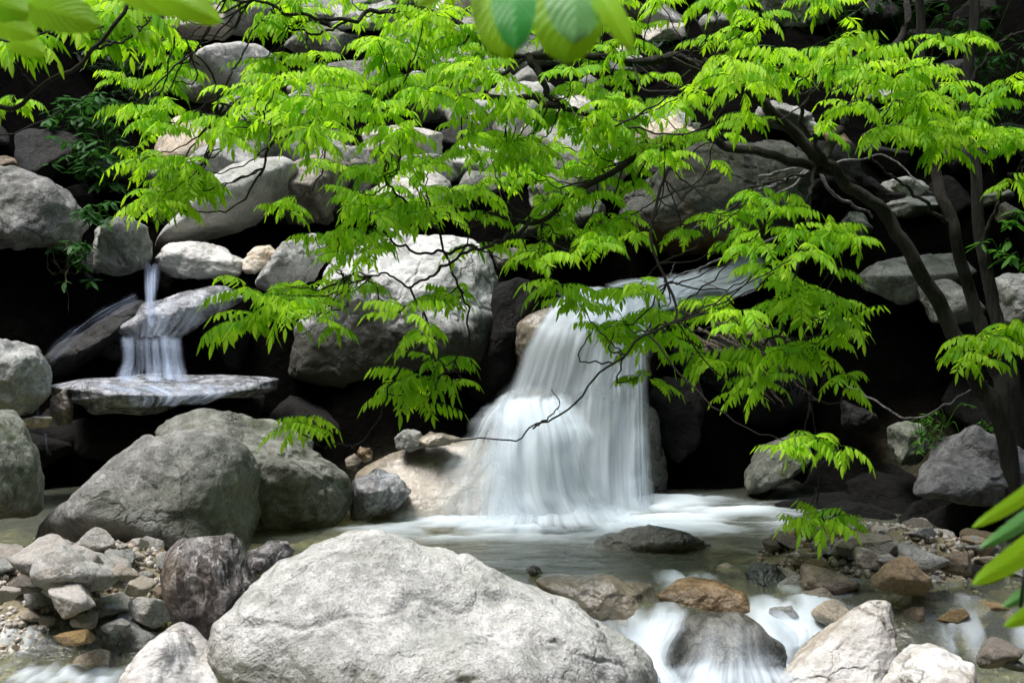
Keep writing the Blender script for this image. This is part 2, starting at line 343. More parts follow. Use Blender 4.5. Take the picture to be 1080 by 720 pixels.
def axis(a, b, lo, hi, fine, coarse):
    out = [a]; 
    while out[-1] < b:
        s = fine if lo < out[-1] < hi else coarse
        out.append(out[-1] + s)
    return np.array(out)
# ------------------------------------------------------------------ rocks
_ico = {}
def ico(s):
    if s not in _ico:
        bm = bmesh.new(); bmesh.ops.create_icosphere(bm, subdivisions=s, radius=1)
        v = np.array([q.co[:] for q in bm.verts]); f = np.array([[q.index for q in t.verts] for t in bm.faces]); bm.free()
        _ico[s] = (v / np.linalg.norm(v, axis=1)[:, None], f)
    return _ico[s]
def facet_r(n, rs, k, q, jit=.28):
    pl = rs.normal(size=(k, 3)); pl /= np.linalg.norm(pl, axis=1)[:, None]
    d = 1 - rs.random(k) * jit
    dp = np.maximum(n @ pl.T, 0) / d
    ax = np.abs(n); base = (ax ** 2).sum(1)
    r = ((dp ** q).sum(1) + (.82 ** q)) ** (-1 / q)
    return r
def poly_radius(poly, th):
    A = np.array(poly); B = np.roll(A, -1, 0); out = np.zeros_like(th)
    dx, dz = np.cos(th), np.sin(th)
    for a, b in zip(A, B):
        e = b - a; den = dx * e[1] - dz * e[0]; den = np.where(np.abs(den) < 1e-9, 1e-9, den)
        t = (a[0] * e[1] - a[1] * e[0]) / den; u = (a[0] * dz - a[1] * dx) / den
        ok = (t > 0) & (u >= -1e-6) & (u <= 1 + 1e-6); out = np.where(ok, np.maximum(out, t), out)
    return out
def rock(poly, D, thick, mat, label, name='boulder', cat='boulder', seed=0, sub=5, k=12, q=15, rough=1.0, group=None, tilt=0.0):
    rs = np.random.default_rng(seed * 7 + int(D * 100)); sub = sub + 1 if sub < 6 else sub
    Pp = np.array(poly, float); A = Pp; B = np.roll(Pp, -1, 0)
    cr = A[:, 0] * B[:, 1] - B[:, 0] * A[:, 1]; ar = cr.sum() / 2
    cx = ((A[:, 0] + B[:, 0]) * cr).sum() / (6 * ar); cy = ((A[:, 1] + B[:, 1]) * cr).sum() / (6 * ar)
    pl = np.stack([(Pp[:, 0] - cx) / F * D, -(Pp[:, 1] - cy) / F * D], 1)
    hx = (pl[:, 0].max() - pl[:, 0].min()) / 2; hzv = (pl[:, 1].max() - pl[:, 1].min()) / 2
    n, f = ico(sub)
    v = n * facet_r(n, rs, k, q, .38)[:, None]
    th = np.arctan2(v[:, 2], v[:, 0]); rho = np.hypot(v[:, 0], v[:, 2])
    nb = {5: 48, 6: 80, 7: 120}[sub]; bins = ((th + math.pi) / (2 * math.pi) * nb).astype(int) % nb
    sil = np.zeros(nb); np.maximum.at(sil, bins, rho)
    for _ in range(3): sil = (np.roll(sil, 1) + 2 * sil + np.roll(sil, -1)) / 4
    tb = (np.arange(nb) + .5) / nb * 2 * math.pi - math.pi
    tgt = poly_radius((pl / np.array([hx, hzv])).tolist(), tb)
    tgt = np.where(tgt <= 0, sil, tgt)
    tgt = (np.roll(tgt, 1) + 4 * tgt + np.roll(tgt, -1)) / 6 * (1 - .035 * rough)
    s = tgt / np.maximum(sil, 1e-6)
    sv = np.interp(th, np.concatenate([[tb[-1] - 2 * math.pi], tb, [tb[0] + 2 * math.pi]]), np.concatenate([[s[-1]], s, [s[0]]]))
    so_ = np.interp(th, tb, sil)
    wgt = smooth(.15, .8, rho / np.maximum(so_, 1e-6)); sv = s.mean() * (1 - wgt) + sv * wgt
    v[:, 0] *= sv; v[:, 2] *= sv
    v = v * np.array([hx, thick / 2, hzv])
    size = (hx * hzv * thick / 2) ** (1 / 3)
    off = rs.random(3) * 50
    dn = v / np.maximum(np.linalg.norm(v, axis=1), 1e-6)[:, None]
    d = fbm(v / size * 1.1 + off, 4) * .09 * size + (ridged(v / size * 2.3 + off, 3) - 1) * .022 * size
    d = d + fbm(v / .05 + off, 3) * .004
    # fractured blocks: cells of the surface stand proud or lie back, with a groove along their edges
    cell = rs.normal(size=(22, 3)) * .8; step = rs.random(22) - .5
    wv_ = v / size + np.stack([fbm(v / size * 1.6 + off + 5 * a_, 3) for a_ in range(3)], 1) * .28
    dd_ = ((wv_[:, None, :] - cell[None]) ** 2).sum(2) ** .5; od = np.argsort(dd_, axis=1)[:, :2]; ar_ = np.arange(len(v))
    f1, f2 = dd_[ar_, od[:, 0]], dd_[ar_, od[:, 1]]; eb = smooth(0, .12, f2 - f1)
    st_ = step[od[:, 0]] * (.5 + .5 * eb) + step[od[:, 1]] * (.5 - .5 * eb)
    d = d + (st_ * .085 - (1 - smooth(0, .05, f2 - f1)) * .018) * size
    v = v + dn * (d * rough)[:, None]
    Wd = np.outer(v[:, 0], RIGHT) + np.outer(v[:, 1], FWD) + np.outer(v[:, 2], UP)
    o = mesh_obj(name, Wd + P(cx, cy, D), f, M[mat] if isinstance(mat, str) else mat, loc=P(cx, cy, D))
    if D > 8.55 and name != 'chute' and mat not in ('wettan', 'wet', 'black'):
        c_ = P(cx, cy, D); MOUNDS.append((c_[0], c_[1] + .2 * thick, c_[2] - .35 * hzv, .55 * hx))
    ROCKS.append((Wd + P(cx, cy, D), f))
    return tag(o, label, cat, group)
ROCKS = []

# ---- near ground
rock([(223,665),(228,646),(262,620),(300,592),(335,578),(370,572),(404,573),(440,586),(492,604),(544,626),(598,642),(650,662),(688,684),(710,702),(716,722),(708,755),(610,800),(400,815),(260,790),(238,740),(226,690)],
     4.5, 1.15, 'pale', 'huge pale granite boulder filling the bottom middle of the foreground', seed=1, sub=7, k=14, q=8, rough=1.0)
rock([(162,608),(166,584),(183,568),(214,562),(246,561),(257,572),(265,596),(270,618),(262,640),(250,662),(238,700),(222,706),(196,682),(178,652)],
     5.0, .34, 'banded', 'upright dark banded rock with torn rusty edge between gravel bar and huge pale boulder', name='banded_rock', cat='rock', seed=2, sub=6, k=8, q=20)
rock([(260,582),(284,570),(302,570),(311,582),(300,606),(266,612)], 5.35, .2, 'bandgrey', 'small dark streaked rock peeking out above the left shoulder of the huge pale boulder', name='banded_rock', cat='rock', seed=3, sub=5)
rock([(118,720),(140,688),(160,672),(182,660),(205,676),(228,700),(246,735),(240,780),(120,780)], 4.75, .55, 'white', 'white slab with rusty patch at the bottom edge below the upright banded rock', seed=4, sub=6)
rock([(28,575),(48,548),(88,518),(126,478),(160,456),(200,450),(238,456),(262,474),(270,500),(266,540),(258,585),(220,605),(120,600),(60,590)],
     6.95, 1.0, 'big_grey', 'broad smooth grey boulder behind the left gravel bar', seed=5, sub=7, k=11, q=7, rough=.6)
rock([(158,456),(172,436),(205,428),(235,430),(262,438),(296,447),(322,460),(345,482),(370,500),(377,525),(362,552),(310,575),(262,570),(190,520)],
     7.45, .8, rock_mat('low lit grey mossy boulder', (.19, .195, .175), (.08, .085, .07), (.32, .33, .30), moss=.5), 'grey humped boulder with mossy dark right side behind the broad smooth one', seed=6, sub=6)  # greys lowered overall to put its low light into the colour; moss patches on top
rock([(-40,430),(5,430),(22,446),(38,470),(48,505),(46,538),(10,556),(-40,552)], 6.7, .7, 'greymoss', 'lichen spotted boulder cut by the left edge above the side pool', seed=7, sub=6)
rock([(-30,358),(10,355),(35,365),(46,385),(48,420),(30,440),(-30,442)], 7.9, .7, 'mid', 'rounded grey boulder at the left edge left of the stepped cascade', seed=8, sub=6)
rock([(-60,178),(0,176),(30,182),(60,195),(82,215),(92,238),(86,262),(50,270),(0,282),(-60,280)], 9.2, 1.0, 'big_grey', 'large weathered grey boulder at the upper left edge', seed=9, sub=6)
rock([(-15,168),(5,163),(20,170),(24,180),(5,186),(-15,184)], 9.1, .2, 'brown', 'small buff stone lying on the large boulder at the upper left edge', name='rock', cat='rock', seed=10, sub=4)
rock([(96,242),(108,231),(140,229),(158,238),(161,260),(152,284),(132,290),(104,285),(94,262)], 9.1, .5, 'grey', 'blocky grey boulder left of the lip of the small cascade', seed=11, sub=6, k=9, q=14)
rock([(5,108),(30,100),(55,108),(62,130),(55,165),(35,182),(15,175),(3,140)], 11.6, .6, 'mid', 'upright grey rock in the dark bank at far upper left', seed=12, sub=5)
rock([(158,264),(182,238),(212,208),(240,185),(262,172),(298,164),(318,172),(306,205),(280,232),(254,254),(235,262),(200,270)], 9.9, .9, 'pale', 'long slanting pale slab leaning up to the right above the small cascade', seed=13, sub=6, k=8, q=12, rough=.6)
rock([(298,172),(340,158),(374,172),(372,205),(348,238),(320,250),(300,238),(288,210)], 10.1, .8, rock_mat('brownish grey block', (.26, .24, .20), (.12, .11, .09), (.42, .40, .36)), 'brownish grey block standing behind the right end of the slanting pale slab', seed=130, sub=5, k=8, q=14)
rock([(163,272),(180,258),(205,254),(228,257),(262,276),(256,292),(215,298),(185,294),(166,286)], 9.3, .55, 'white', 'white topped slab at the lip of the small cascade', seed=14, sub=6, k=10, q=12)
rock([(104,348),(145,320),(200,308),(232,299),(260,312),(245,325),(215,345),(193,362),(150,360),(112,356)], 8.9, .7, 'bluegrey', 'wet glistening bluish ledge rock under the thin upper fall', seed=15, sub=6, k=10, q=12)
rock([(92,372),(100,352),(125,345),(165,355),(168,372),(150,382),(120,386),(100,384)], 8.95, .4, 'dark', 'dark knobbly rock under the left corner of the wet ledge', name='rock', cat='rock', seed=16, sub=5)
rock([(256,276),(266,262),(284,258),(293,266),(287,280),(270,290),(258,288)], 9.2, .25, 'cobble', 'small rounded pinkish stone wedged beside the white topped slab', name='rock', cat='rock', seed=17, sub=5)
rock([(265,302),(278,277),(300,256),(325,245),(345,250),(352,270),(330,300),(312,318),(288,314)], 9.1, .45, 'mid', 'angular grey rock left of the big pale boulder in the middle', seed=18, sub=5, k=9, q=14)
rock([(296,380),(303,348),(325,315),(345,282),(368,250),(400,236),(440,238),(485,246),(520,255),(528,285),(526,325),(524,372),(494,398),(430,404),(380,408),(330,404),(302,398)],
     8.7, 1.1, 'center', 'big pale topped boulder with dark foot in the middle behind the leaves', seed=19, sub=7, k=12, q=8)
rock([(372,215),(395,195),(420,180),(452,176),(476,190),(482,212),(440,236),(395,232)], 10.3, .5, 'white', 'pale rock above the big middle boulder', seed=20, sub=5)
rock([(462,178),(468,155),(498,146),(526,158),(548,178),(542,198),(490,206)], 10.8, .5, 'mid', 'grey wedge shaped rock in the boulder step below the cobble heap', seed=21, sub=5, k=8, q=14)
rock([(508,158),(526,138),(568,131),(600,145),(594,166),(556,182),(530,170)], 11.2, .5, 'white', 'white angular rock right of the grey wedge below the cobble heap', seed=22, sub=5, k=8, q=14)
rock([(500,120),(515,110),(545,112),(560,128),(548,140),(510,140)], 11.8, .4, 'white', 'white flat slab behind the cobble heap high in the stream', seed=23, sub=5)
rock([(636,236),(650,212),(668,193),(700,170),(738,150),(778,143),(830,148),(860,178),(850,228),(806,262),(764,286),(706,276),(664,266),(646,254)],
     9.7, 1.3, 'rusty_grey', 'massive dark grey boulder with rusty underside above the main waterfall', seed=24, sub=7, k=10, q=10)
rock([(905,292),(924,276),(955,270),(1004,265),(1018,288),(1000,312),(945,324),(910,308)], 8.6, .7, 'grey', 'grey boulder with pale top edge left of the leaning trunk', seed=25, sub=5)
rock([(968,302),(1000,294),(1022,300),(1030,328),(1010,345),(975,342)], 8.3, .5, 'grey', 'grey rock between the leaning trunk and the upright stems', seed=26, sub=5)
rock([(1040,296),(1062,286),(1110,284),(1120,345),(1075,360),(1044,344)], 8.0, .6, 'mid', 'grey boulder at the right edge beside the upright stems', seed=27, sub=5)
rock([(918,208),(935,190),(958,186),(978,192),(986,206),(960,214),(930,216)], 10.2, .4, 'mid', 'rounded grey rock resting above a pale flat slab on the right bank', seed=28, sub=5)
rock([(880,184),(900,180),(918,192),(922,208),(900,208),(886,198)], 10.4, .3, 'white', 'white rock seen between branches on the right bank', name='rock', cat='rock', seed=29, sub=5)
rock([(932,214),(950,208),(985,207),(1000,218),(994,228),(945,232)], 9.9, .5, 'mid', 'pale flat slab on the right bank behind the leaning trunk', seed=30, sub=5, k=8, q=16)
rock([(1034,206),(1058,200),(1066,208),(1050,218),(1034,218)], 9.6, .3, 'mid', 'flat grey stone on the right bank right of the upright stems', name='rock', cat='rock', seed=31, sub=4)
rock([(1052,215),(1064,212),(1072,222),(1064,236),(1052,236)], 9.2, .2, 'brown', 'small brown stone near the right edge', name='rock', cat='rock', seed=32, sub=4)
rock([(884,236),(896,222),(912,222),(920,240),(912,262),(892,262)], 9.8, .3, 'grey', 'small grey rock under the bent grey branch on the right', name='rock', cat='rock', seed=33, sub=4)
rock([(945,520),(962,497),(985,475),(1008,455),(1024,446),(1056,463),(1090,480),(1100,525),(1060,535),(1000,528)], 7.2, .6, rock_mat('slate grey', (.16, .165, .175), (.07, .07, .075), (.28, .285, .30), spot=.3), 'angular slate grey rock with pointed top below the trees on the right', seed=34, sub=6, k=8, q=16)
rock([(936,448),(958,442),(978,450),(985,470),(970,490),(945,490),(938,470)], 7.7, .4, 'greymoss', 'mossy upright rock left of the angular slate grey one', seed=35, sub=5)
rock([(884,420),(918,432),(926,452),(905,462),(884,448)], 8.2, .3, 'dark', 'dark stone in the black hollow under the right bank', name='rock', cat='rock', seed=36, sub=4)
rock([(785,500),(805,470),(850,455),(856,478),(830,505),(800,520),(786,518)], 8.2, .4, 'greymoss', 'mossy brown rock jutting from the dark hollow right of the waterfall', seed=37, sub=5)
# ---- around the main fall
rock([(700,312),(712,300),(736,297),(765,306),(772,322),(758,334),(720,336),(704,328)], 8.8, .4, 'mid', 'grey rock dividing the chute above the main waterfall', seed=38, sub=5)
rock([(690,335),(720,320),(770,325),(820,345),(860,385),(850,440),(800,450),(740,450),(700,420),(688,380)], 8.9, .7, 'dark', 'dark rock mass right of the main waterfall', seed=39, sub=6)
rock([(682,410),(700,395),(735,400),(745,430),(735,470),(715,490),(694,470)], 8.35, .35, 'black', 'shade-black wet rock touching the right edge of the waterfall', seed=40, sub=5)
rock([(520,300),(545,290),(575,300),(560,340),(540,400),(510,430),(490,420),(505,360)], 8.7, .5, 'black', 'shade-black wet rock touching the left edge of the waterfall', seed=41, sub=5)
rock([(538,372),(548,340),(575,322),(620,310),(665,318),(690,345),(688,400),(640,420),(560,410),(540,392)], 8.55, .7, 'wettan', 'pale wet rock the waterfall slides over at its top', seed=42, sub=6, q=7)
rock([(505,430),(525,412),(580,405),(650,408),(690,430),(700,500),(700,580),(600,590),(500,590),(490,500)], 8.5, .9, 'wet', 'dark wet rock wall behind the main waterfall', seed=43, sub=6)
rock([(368,520),(375,496),(410,478),(450,466),(500,460),(545,478),(585,510),(605,545),(600,600),(500,610),(400,600),(372,560)], 7.9, .9, 'wettan', 'smooth buff wet rock dome at the left foot of the main waterfall', seed=44, sub=7, k=8, q=5, rough=.28)
rock([(364,525),(374,502),(398,494),(425,500),(438,516),(415,540),(385,556),(366,552)], 7.62, .4, 'bluegrey', 'glistening wet slab with white trickle at the left end of the buff rock dome', seed=45, sub=6)
rock([(415,462),(425,452),(445,454),(450,470),(435,476),(418,474)], 7.8, .2, 'grey', 'small grey stone lying on top of the buff rock dome', name='rock', cat='rock', seed=46, sub=4)
rock([(440,463),(452,455),(475,458),(490,462),(470,470),(448,472)], 7.75, .2, 'wettan', 'flat buff stone on the crest of the rock dome', name='rock', cat='rock', seed=47, sub=4)
rock([(375,478),(380,470),(392,472),(394,484),(384,488)], 7.6, .12, 'orange', 'small rusty stone above the glistening wet slab', name='rock', cat='rock', seed=48, sub=4)
rock([(363,484),(374,478),(382,486),(376,496),(365,494)], 7.55, .12, 'brown', 'little brown stone beside the small rusty one', name='rock', cat='rock', seed=49, sub=4)
rock([(612,578),(640,562),(680,553),(720,556),(752,572),(748,590),(680,596),(630,592)], 7.0, .45, 'wet', 'low dark rounded rock breaking the surface in the middle of the pool', seed=50, sub=6, q=6)
rock([(562,612),(580,606),(640,608),(690,618),(700,640),(690,668),(640,665),(590,640)], 6.0, .45, 'wettan', 'flat buff slab just under the water right of the huge pale boulder', seed=51, sub=6, k=8, q=9)
rock([(690,625),(715,612),(760,612),(785,625),(788,645),(760,652),(710,650)], 6.0, .35, 'orange', 'rusty orange rock under thin water at the lip of the lower cascade', seed=52, sub=6, q=6)
rock([(700,695),(712,662),(738,643),(778,640),(803,655),(826,680),(834,705),(815,745),(715,745)], 5.5, .5, 'wet', 'dark wet boulder in the middle of the lower cascade', seed=53, sub=6, q=6, rough=.6)
rock([(785,605),(795,594),(818,594),(830,606),(830,622),(808,628),(788,624)], 6.3, .25, rock_mat('green black stone', (.05, .065, .06), (.025, .03, .028), (.11, .13, .12), rough=.5), 'greenish black rock at the left end of the right stone bar', name='rock', cat='rock', seed=54, sub=5)
rock([(818,720),(840,690),(870,664),(895,645),(915,634),(938,632),(951,645),(954,667),(945,690),(922,716),(902,745),(870,770),(820,765)], 5.05, .5, 'whitetan', 'bright white boulder with buff flank tilted beside the lower cascade', seed=55, sub=7, k=9, q=9)
rock([(925,735),(945,700),(972,682),(1000,682),(1024,698),(1036,722),(1030,770),(930,775)], 4.8, .45, 'whitetan', 'white domed boulder cut by the bottom edge right of the tilted white one', seed=56, sub=6)
rock([(555,600),(562,596),(570,598),(572,604),(560,606)], 6.4, .1, 'wet', 'tiny dark stone at the water edge behind the huge pale boulder', name='rock', cat='rock', seed=57, sub=4)
# ---- left shelf
rock([(46,406),(90,398),(160,395),(240,395),(296,399),(296,410),(268,420),(240,418),(214,428),(190,426),(160,438),(128,434),(104,440),(84,426),(56,424)], 8.4, .95, 'bluegrey', 'long flat wet shelf rock with ragged front below the small cascade', name='shelf_rock', cat='rock', seed=58, sub=6, k=10, q=14, rough=.6)
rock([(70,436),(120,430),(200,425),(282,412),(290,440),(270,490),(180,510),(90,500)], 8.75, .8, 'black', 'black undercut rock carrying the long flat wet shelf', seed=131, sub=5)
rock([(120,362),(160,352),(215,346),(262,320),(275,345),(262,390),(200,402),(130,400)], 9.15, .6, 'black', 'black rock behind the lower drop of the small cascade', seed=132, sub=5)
rock([(42,386),(70,360),(110,332),(150,312),(166,326),(136,352),(104,378),(74,404),(48,404)], 8.85, .5, 'dark', 'dark slanting wet rock left of the small cascade', seed=133, sub=5, k=8, q=12)
rock([(54,420),(72,408),(80,428),(76,448),(60,450),(54,436)], 8.1, .2, 'brown', 'rust brown knob at the left end of the flat shelf rock', name='rock', cat='rock', seed=59, sub=5)
rock([(20,442),(40,438),(55,440),(54,450),(34,452)], 7.9, .2, 'cobble', 'pale flat stone beside the rust brown knob', name='rock', cat='rock', seed=60, sub=4)
# ---- upper background rocks, seen between the leaves
up = [
 ([(186,20),(200,10),(208,22),(200,34),(188,32)],13.4,'dark','dark rock at the top behind the upper left leaves'),
 ([(210,62),(224,58),(242,72),(240,88),(215,90),(196,84)],12.8,'mid','pale grey rock above the rock stairs at upper left'),
 ([(190,88),(215,84),(216,98),(195,102)],12.4,'grey','grey stone at the top of the rock stairs at upper left'),
 ([(190,100),(205,92),(225,96),(216,106),(192,108)],12.2,'cobble','buff stone in the rock stairs at upper left'),
 ([(170,122),(195,118),(215,124),(210,134),(178,134)],12.0,'grey','long grey stone lowest in the rock stairs at upper left'),
 ([(202,116),(225,112),(238,120),(230,128),(206,126)],11.9,'cobble','pale flat stone in the rock stairs at upper left'),
 ([(140,138),(160,130),(168,140),(166,160),(145,162),(138,150)],11.5,'greymoss','mossy grey boulder below the rock stairs'),
 ([(228,148),(248,142),(262,148),(258,160),(236,160)],11.3,'grey','grey rock right of the tiny upper trickle'),
 ([(150,182),(175,172),(196,180),(202,200),(185,214),(158,212)],10.8,'grey','grey rock behind the hanging leaf spray at upper left'),
 ([(290,28),(330,8),(352,14),(350,44),(310,50)],13.6,'mid','grey block near the top edge behind the left branches'),
 ([(286,32),(300,26),(316,36),(312,48),(292,46)],13.2,'black','black hollow stone near the top edge'),
 ([(300,92),(345,82),(380,96),(376,124),(330,130),(300,120)],12.0,'grey','wide grey boulder behind the bright left canopy'),
 ([(410,66),(450,60),(480,72),(478,98),(440,104),(412,96)],12.6,'mid','grey boulder behind the middle of the canopy'),
 ([(420,108),(460,96),(500,106),(490,132),(440,134)],11.9,'grey','dark grey boulder left of the cobble heap'),
 ([(490,62),(520,54),(560,62),(556,84),(510,88)],12.9,'mid','pale rock under the thick dark limb'),
 ([(540,68),(575,64),(610,70),(606,86),(560,88)],12.7,'white','light rock right of the thick dark limb fork'),
 ([(636,58),(655,46),(690,60),(700,72),(670,80),(640,74)],12.6,'cobble','pinkish grey rock below the hanging broad leaves'),
 ([(380,140),(430,132),(470,142),(466,172),(420,180),(384,170)],10.9,'whitetan','buff white boulder left of the grey wedge rock'),
 ([(600,176),(640,168),(668,176),(650,208),(612,212)],10.6,'mid','grey rock left of the massive dark grey boulder'),
 ([(772,96),(800,84),(832,92),(838,112),(806,122),(778,116)],11.6,'grey','grey boulder above the right limbs'),
 ([(818,122),(840,112),(862,124),(866,142),(840,150),(822,142)],11.0,'mid','pale grey rock under the right limbs'),
 ([(876,104),(900,88),(940,84),(960,98),(955,118),(900,124)],11.5,'mid','grey rock between the right leaf layers'),
 ([(868,140),(884,136),(900,150),(898,164),(876,164)],10.8,'brown','rusty brown stone among the right limbs'),
 ([(1036,30),(1060,24),(1090,30),(1090,76),(1040,70)],12.4,'grey','grey boulder at the upper right edge'),
 ([(880,60),(900,50),(930,58),(926,78),(886,78)],13.0,'grey','grey boulder in the dark slope at upper right'),
 ([(556,196),(590,190),(604,204),(590,222),(560,220)],10.2,'grey','small grey boulder behind the middle leaves'),
]
for i, (pl, D, mt, lb) in enumerate(up):
    p = np.array(pl); wpx = p[:, 0].max() - p[:, 0].min()
    rock(pl, D, wpx / F * D * .9, mt, lb, name='boulder' if wpx > 30 else 'rock', cat='boulder' if wpx > 30 else 'rock', seed=100 + i, sub=5, k=12, q=10)

# ---- the ground itself: stream bed, banks and the steep slope, heaped up under the boulders it carries
xs = axis(-34, 34, -4.2, 4.2, .05, .8); ys = axis(-30, 46, 3.2, 14, .05, .8)
X, Y = np.meshgrid(xs, ys); nx, ny = len(xs), len(ys)
Z = hz(X.ravel(), Y.ravel())
ii = np.arange(nx * ny).reshape(ny, nx)
Fq = np.stack([ii[:-1, :-1].ravel(), ii[:-1, 1:].ravel(), ii[1:, 1:].ravel(), ii[1:, :-1].ravel()], 1)
bedm = smooth(.6, .4, Z) * smooth(8.3, 7.8, Y.ravel()) * smooth(3.4, 2.8, np.abs(X.ravel())) * smooth(0.5, 2.5, Y.ravel())
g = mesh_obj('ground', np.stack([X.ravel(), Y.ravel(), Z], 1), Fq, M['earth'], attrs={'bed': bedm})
tag(g, kind='structure')

# ---- shared rock shapes for the many small stones
def proto(seed, flat, k, q):
    rs = np.random.default_rng(seed); n, f = ico(5)
    v = n * facet_r(n, rs, k, q, .5)[:, None] * np.array([1, .72 + rs.random() * .25, flat])
    v = v + n * (fbm(v * 1.3 + seed, 5, 2.2, .55) * .09)[:, None]
    me = bpy.data.meshes.new('stone'); me.from_pydata(v.tolist(), [], f.tolist()); me.polygons.foreach_set('use_smooth', [True] * len(f)); return me
shapes = [proto(900 + i, .42 + .3 * ((i * 37) % 10) / 10, 9 + i % 6, 12 + 4 * (i % 4)) for i in range(12)]
_pm = {}
def stone_at(pos, r, mat, label, group, name='cobble', cat='cobble', rot=None):
    i = random.randrange(12)
    if (i, mat) not in _pm:
        me = shapes[i].copy(); me.materials.append(M[mat]); _pm[(i, mat)] = me
    o = bpy.data.objects.new(name, _pm[(i, mat)]); COL.objects.link(o)
    o.location = pos; s = r; o.scale = (s, s, s)
    o.rotation_euler = rot or (random.uniform(-.25, .25), random.uniform(-.25, .25), random.uniform(0, 6.28))
    return tag(o, label, cat, group)
# individually visible stones: (px, py, half width px, material, label)
named = [
 # left bar
 (62,594,44,'cobble','grey white flat stone in the water at the left end of the gravel bar'),
 (82,600,42,'white','long white stone lying lengthwise in the left gravel bar'),
 (128,575,22,'cobble','buff topped stone at the back of the left gravel bar'),
 (158,578,20,'white','pale rounded stone against the broad smooth boulder'),
 (75,578,13,'white','small white stone behind the long white stone'),
 (105,592,14,'cobble','blocky pale stone right of the long white stone'),
 (30,616,16,'cobblebrown','half sunken brown and grey stone at the water edge of the left bar'),
 (8,625,14,'cobble','flat grey stone at the left edge in shallow water'),
 (78,632,26,'cobble','pinkish white stone in the middle of the left bar'),
 (120,637,27,'white','big white angular stone in the front of the left bar'),
 (158,648,22,'white','squarish white stone below the upright banded rock'),
 (148,618,16,'cobble','light stone left of the upright banded rock'),
 (132,604,14,'cobble','small pink stone in the left bar'),
 (122,660,12,'white','bluish white stone at the front of the left bar'),
 (90,655,14,'cobble','flat white stone at the front edge of the left bar'),
 (82,672,20,'cobblebrown','tan stone at the water line of the left bar'),
 (50,654,9,'cobblebrown','small dark stone in the shallows of the left bar'),
 (40,592,10,'cobble','small upright buff stone beside the long white stone'),
 # right bar
 (845,580,18,'grey','grey and dark stone under the lowest leaf spray'),
 (878,582,14,'cobblebrown','buff stone behind the right stone bar'),
 (893,573,12,'cobble','pale tan stone at the back of the right bar'),
 (912,590,15,'cobble','rounded grey stone in the middle of the right bar'),
 (936,588,10,'white','small white round stone in the right bar'),
 (968,588,26,'mid','striated pale grey stone at the back of the right bar'),
 (980,573,16,'mid','sharp edged grey stone at the top of the right bar'),
 (952,608,32,'cobblebrown','big flat topped brown stone in the middle of the right bar'),
 (868,612,30,'cobblebrown','broad brown and grey stone in front of the right bar'),
 (862,632,26,'cobblebrown','wedge shaped brown stone at the water edge of the right bar'),
 (913,628,14,'cobblebrown','orange tinged small stone below the flat topped brown one'),
 (820,575,12,'cobblebrown','small brown stone in shallow water left of the right bar'),
 (770,602,13,'cobble','light stone at the lip of the lower cascade'),
 (750,601,8,'cobblebrown','tiny brown stone beside the light stone at the lip'),
 (1012,571,8,'cobblebrown','small orange brown pebble against the black hollow'),
 (1040,575,18,'mid','grey green rounded rock at the right behind the blurred leaves'),
 (1012,596,18,'cobblebrown','brown flat stone under the right hollow'),
 (1000,580,10,'cobblebrown','little brown stone behind the brown flat stone'),
 (995,632,14,'grey','round grey stone right of the flat topped brown one'),
 (970,630,20,'cobblebrown','long thin brown stone in the right bar'),
 (1036,615,22,'dark','dark stone with pale top under the blurred leaves'),
 (968,650,12,'cobblebrown','dark brown stone behind the tilted white boulder'),
 (1005,650,14,'cobblebrown','wet brown stone in the right stream'),
 (1045,642,16,'cobblebrown','rust brown stone in the right stream'),
 (1050,690,26,'cobblebrown','reddish brown stone near the bottom right corner'),
 (1070,700,12,'grey','small grey stone at the bottom right corner'),
 (880,650,20,'cobble','buff flat stone above the tilted white boulder'),
 (830,645,16,'mid','pale mottled stone in the foam of the lower cascade'),
 (895,566,8,'cobblebrown','little brown stone at the far edge of the right bar'),
 (925,572,10,'cobble','small pale stone at the far edge of the right bar'),
]
for (px, py, hw, mt, lb) in named:
    z = 0.
    for _ in range(6):
        D = DW(py, z); r = hw / F * D * 1.12; q_ = P(px, py, D); z = max(float(hz([q_[0]], [q_[1]], False)[0]), -.05) + r * .36
    p = P(px, py, D)
    o = stone_at(p, r, mt, lb, None, name='stone', cat='stone', rot=(random.uniform(-.15, .15), random.uniform(-.15, .15), random.uniform(-.5, .5)))
# small cobbles one could count
def scatter(n, x0, x1, y0, y1, rmin, rmax, mats, label, group, dens=None):
    for i in range(n):
        for _ in range(20):
            px, py = random.uniform(x0, x1), random.uniform(y0, y1)
            if dens is None or dens(px, py): break
        r = random.uniform(rmin, rmax); z = 0.
        for _ in range(5):
            p = P(px, py, DW(py, z)); z = float(hz([p[0]], [p[1]], False)[0]) + r * .42
        stone_at((p[0], p[1], z), r, random.choice(mats), label, group)
scatter(60, 30, 240, 566, 640, .022, .055, ['cobble', 'cobble', 'white', 'cobblebrown'], 'small pale cobble on the back of the left gravel bar', 'cobbles on the left gravel bar')
scatter(40, 0, 190, 635, 682, .012, .035, ['cobble', 'cobblebrown', 'cobblebrown', 'cobble'], 'small tan or grey cobble in the shallow front of the left gravel bar', 'cobbles in the shallows of the left bar')
scatter(70, 810, 1080, 564, 655, .025, .065, ['cobblebrown', 'cobblebrown', 'cobble', 'mid'], 'small brown or grey cobble on the right stone bar', 'cobbles on the right stone bar')
scatter(45, 0, 235, 572, 668, .055, .10, ['cobble', 'white', 'white', 'mid'], 'fist sized pale cobble piled on the left gravel bar', 'larger pale cobbles on the left gravel bar')
scatter(52, 815, 1080, 566, 640, .055, .10, ['cobblebrown', 'cobblebrown', 'cobble', 'mid'], 'fist sized brown or grey cobble on the right stone bar', 'larger cobbles on the right stone bar')
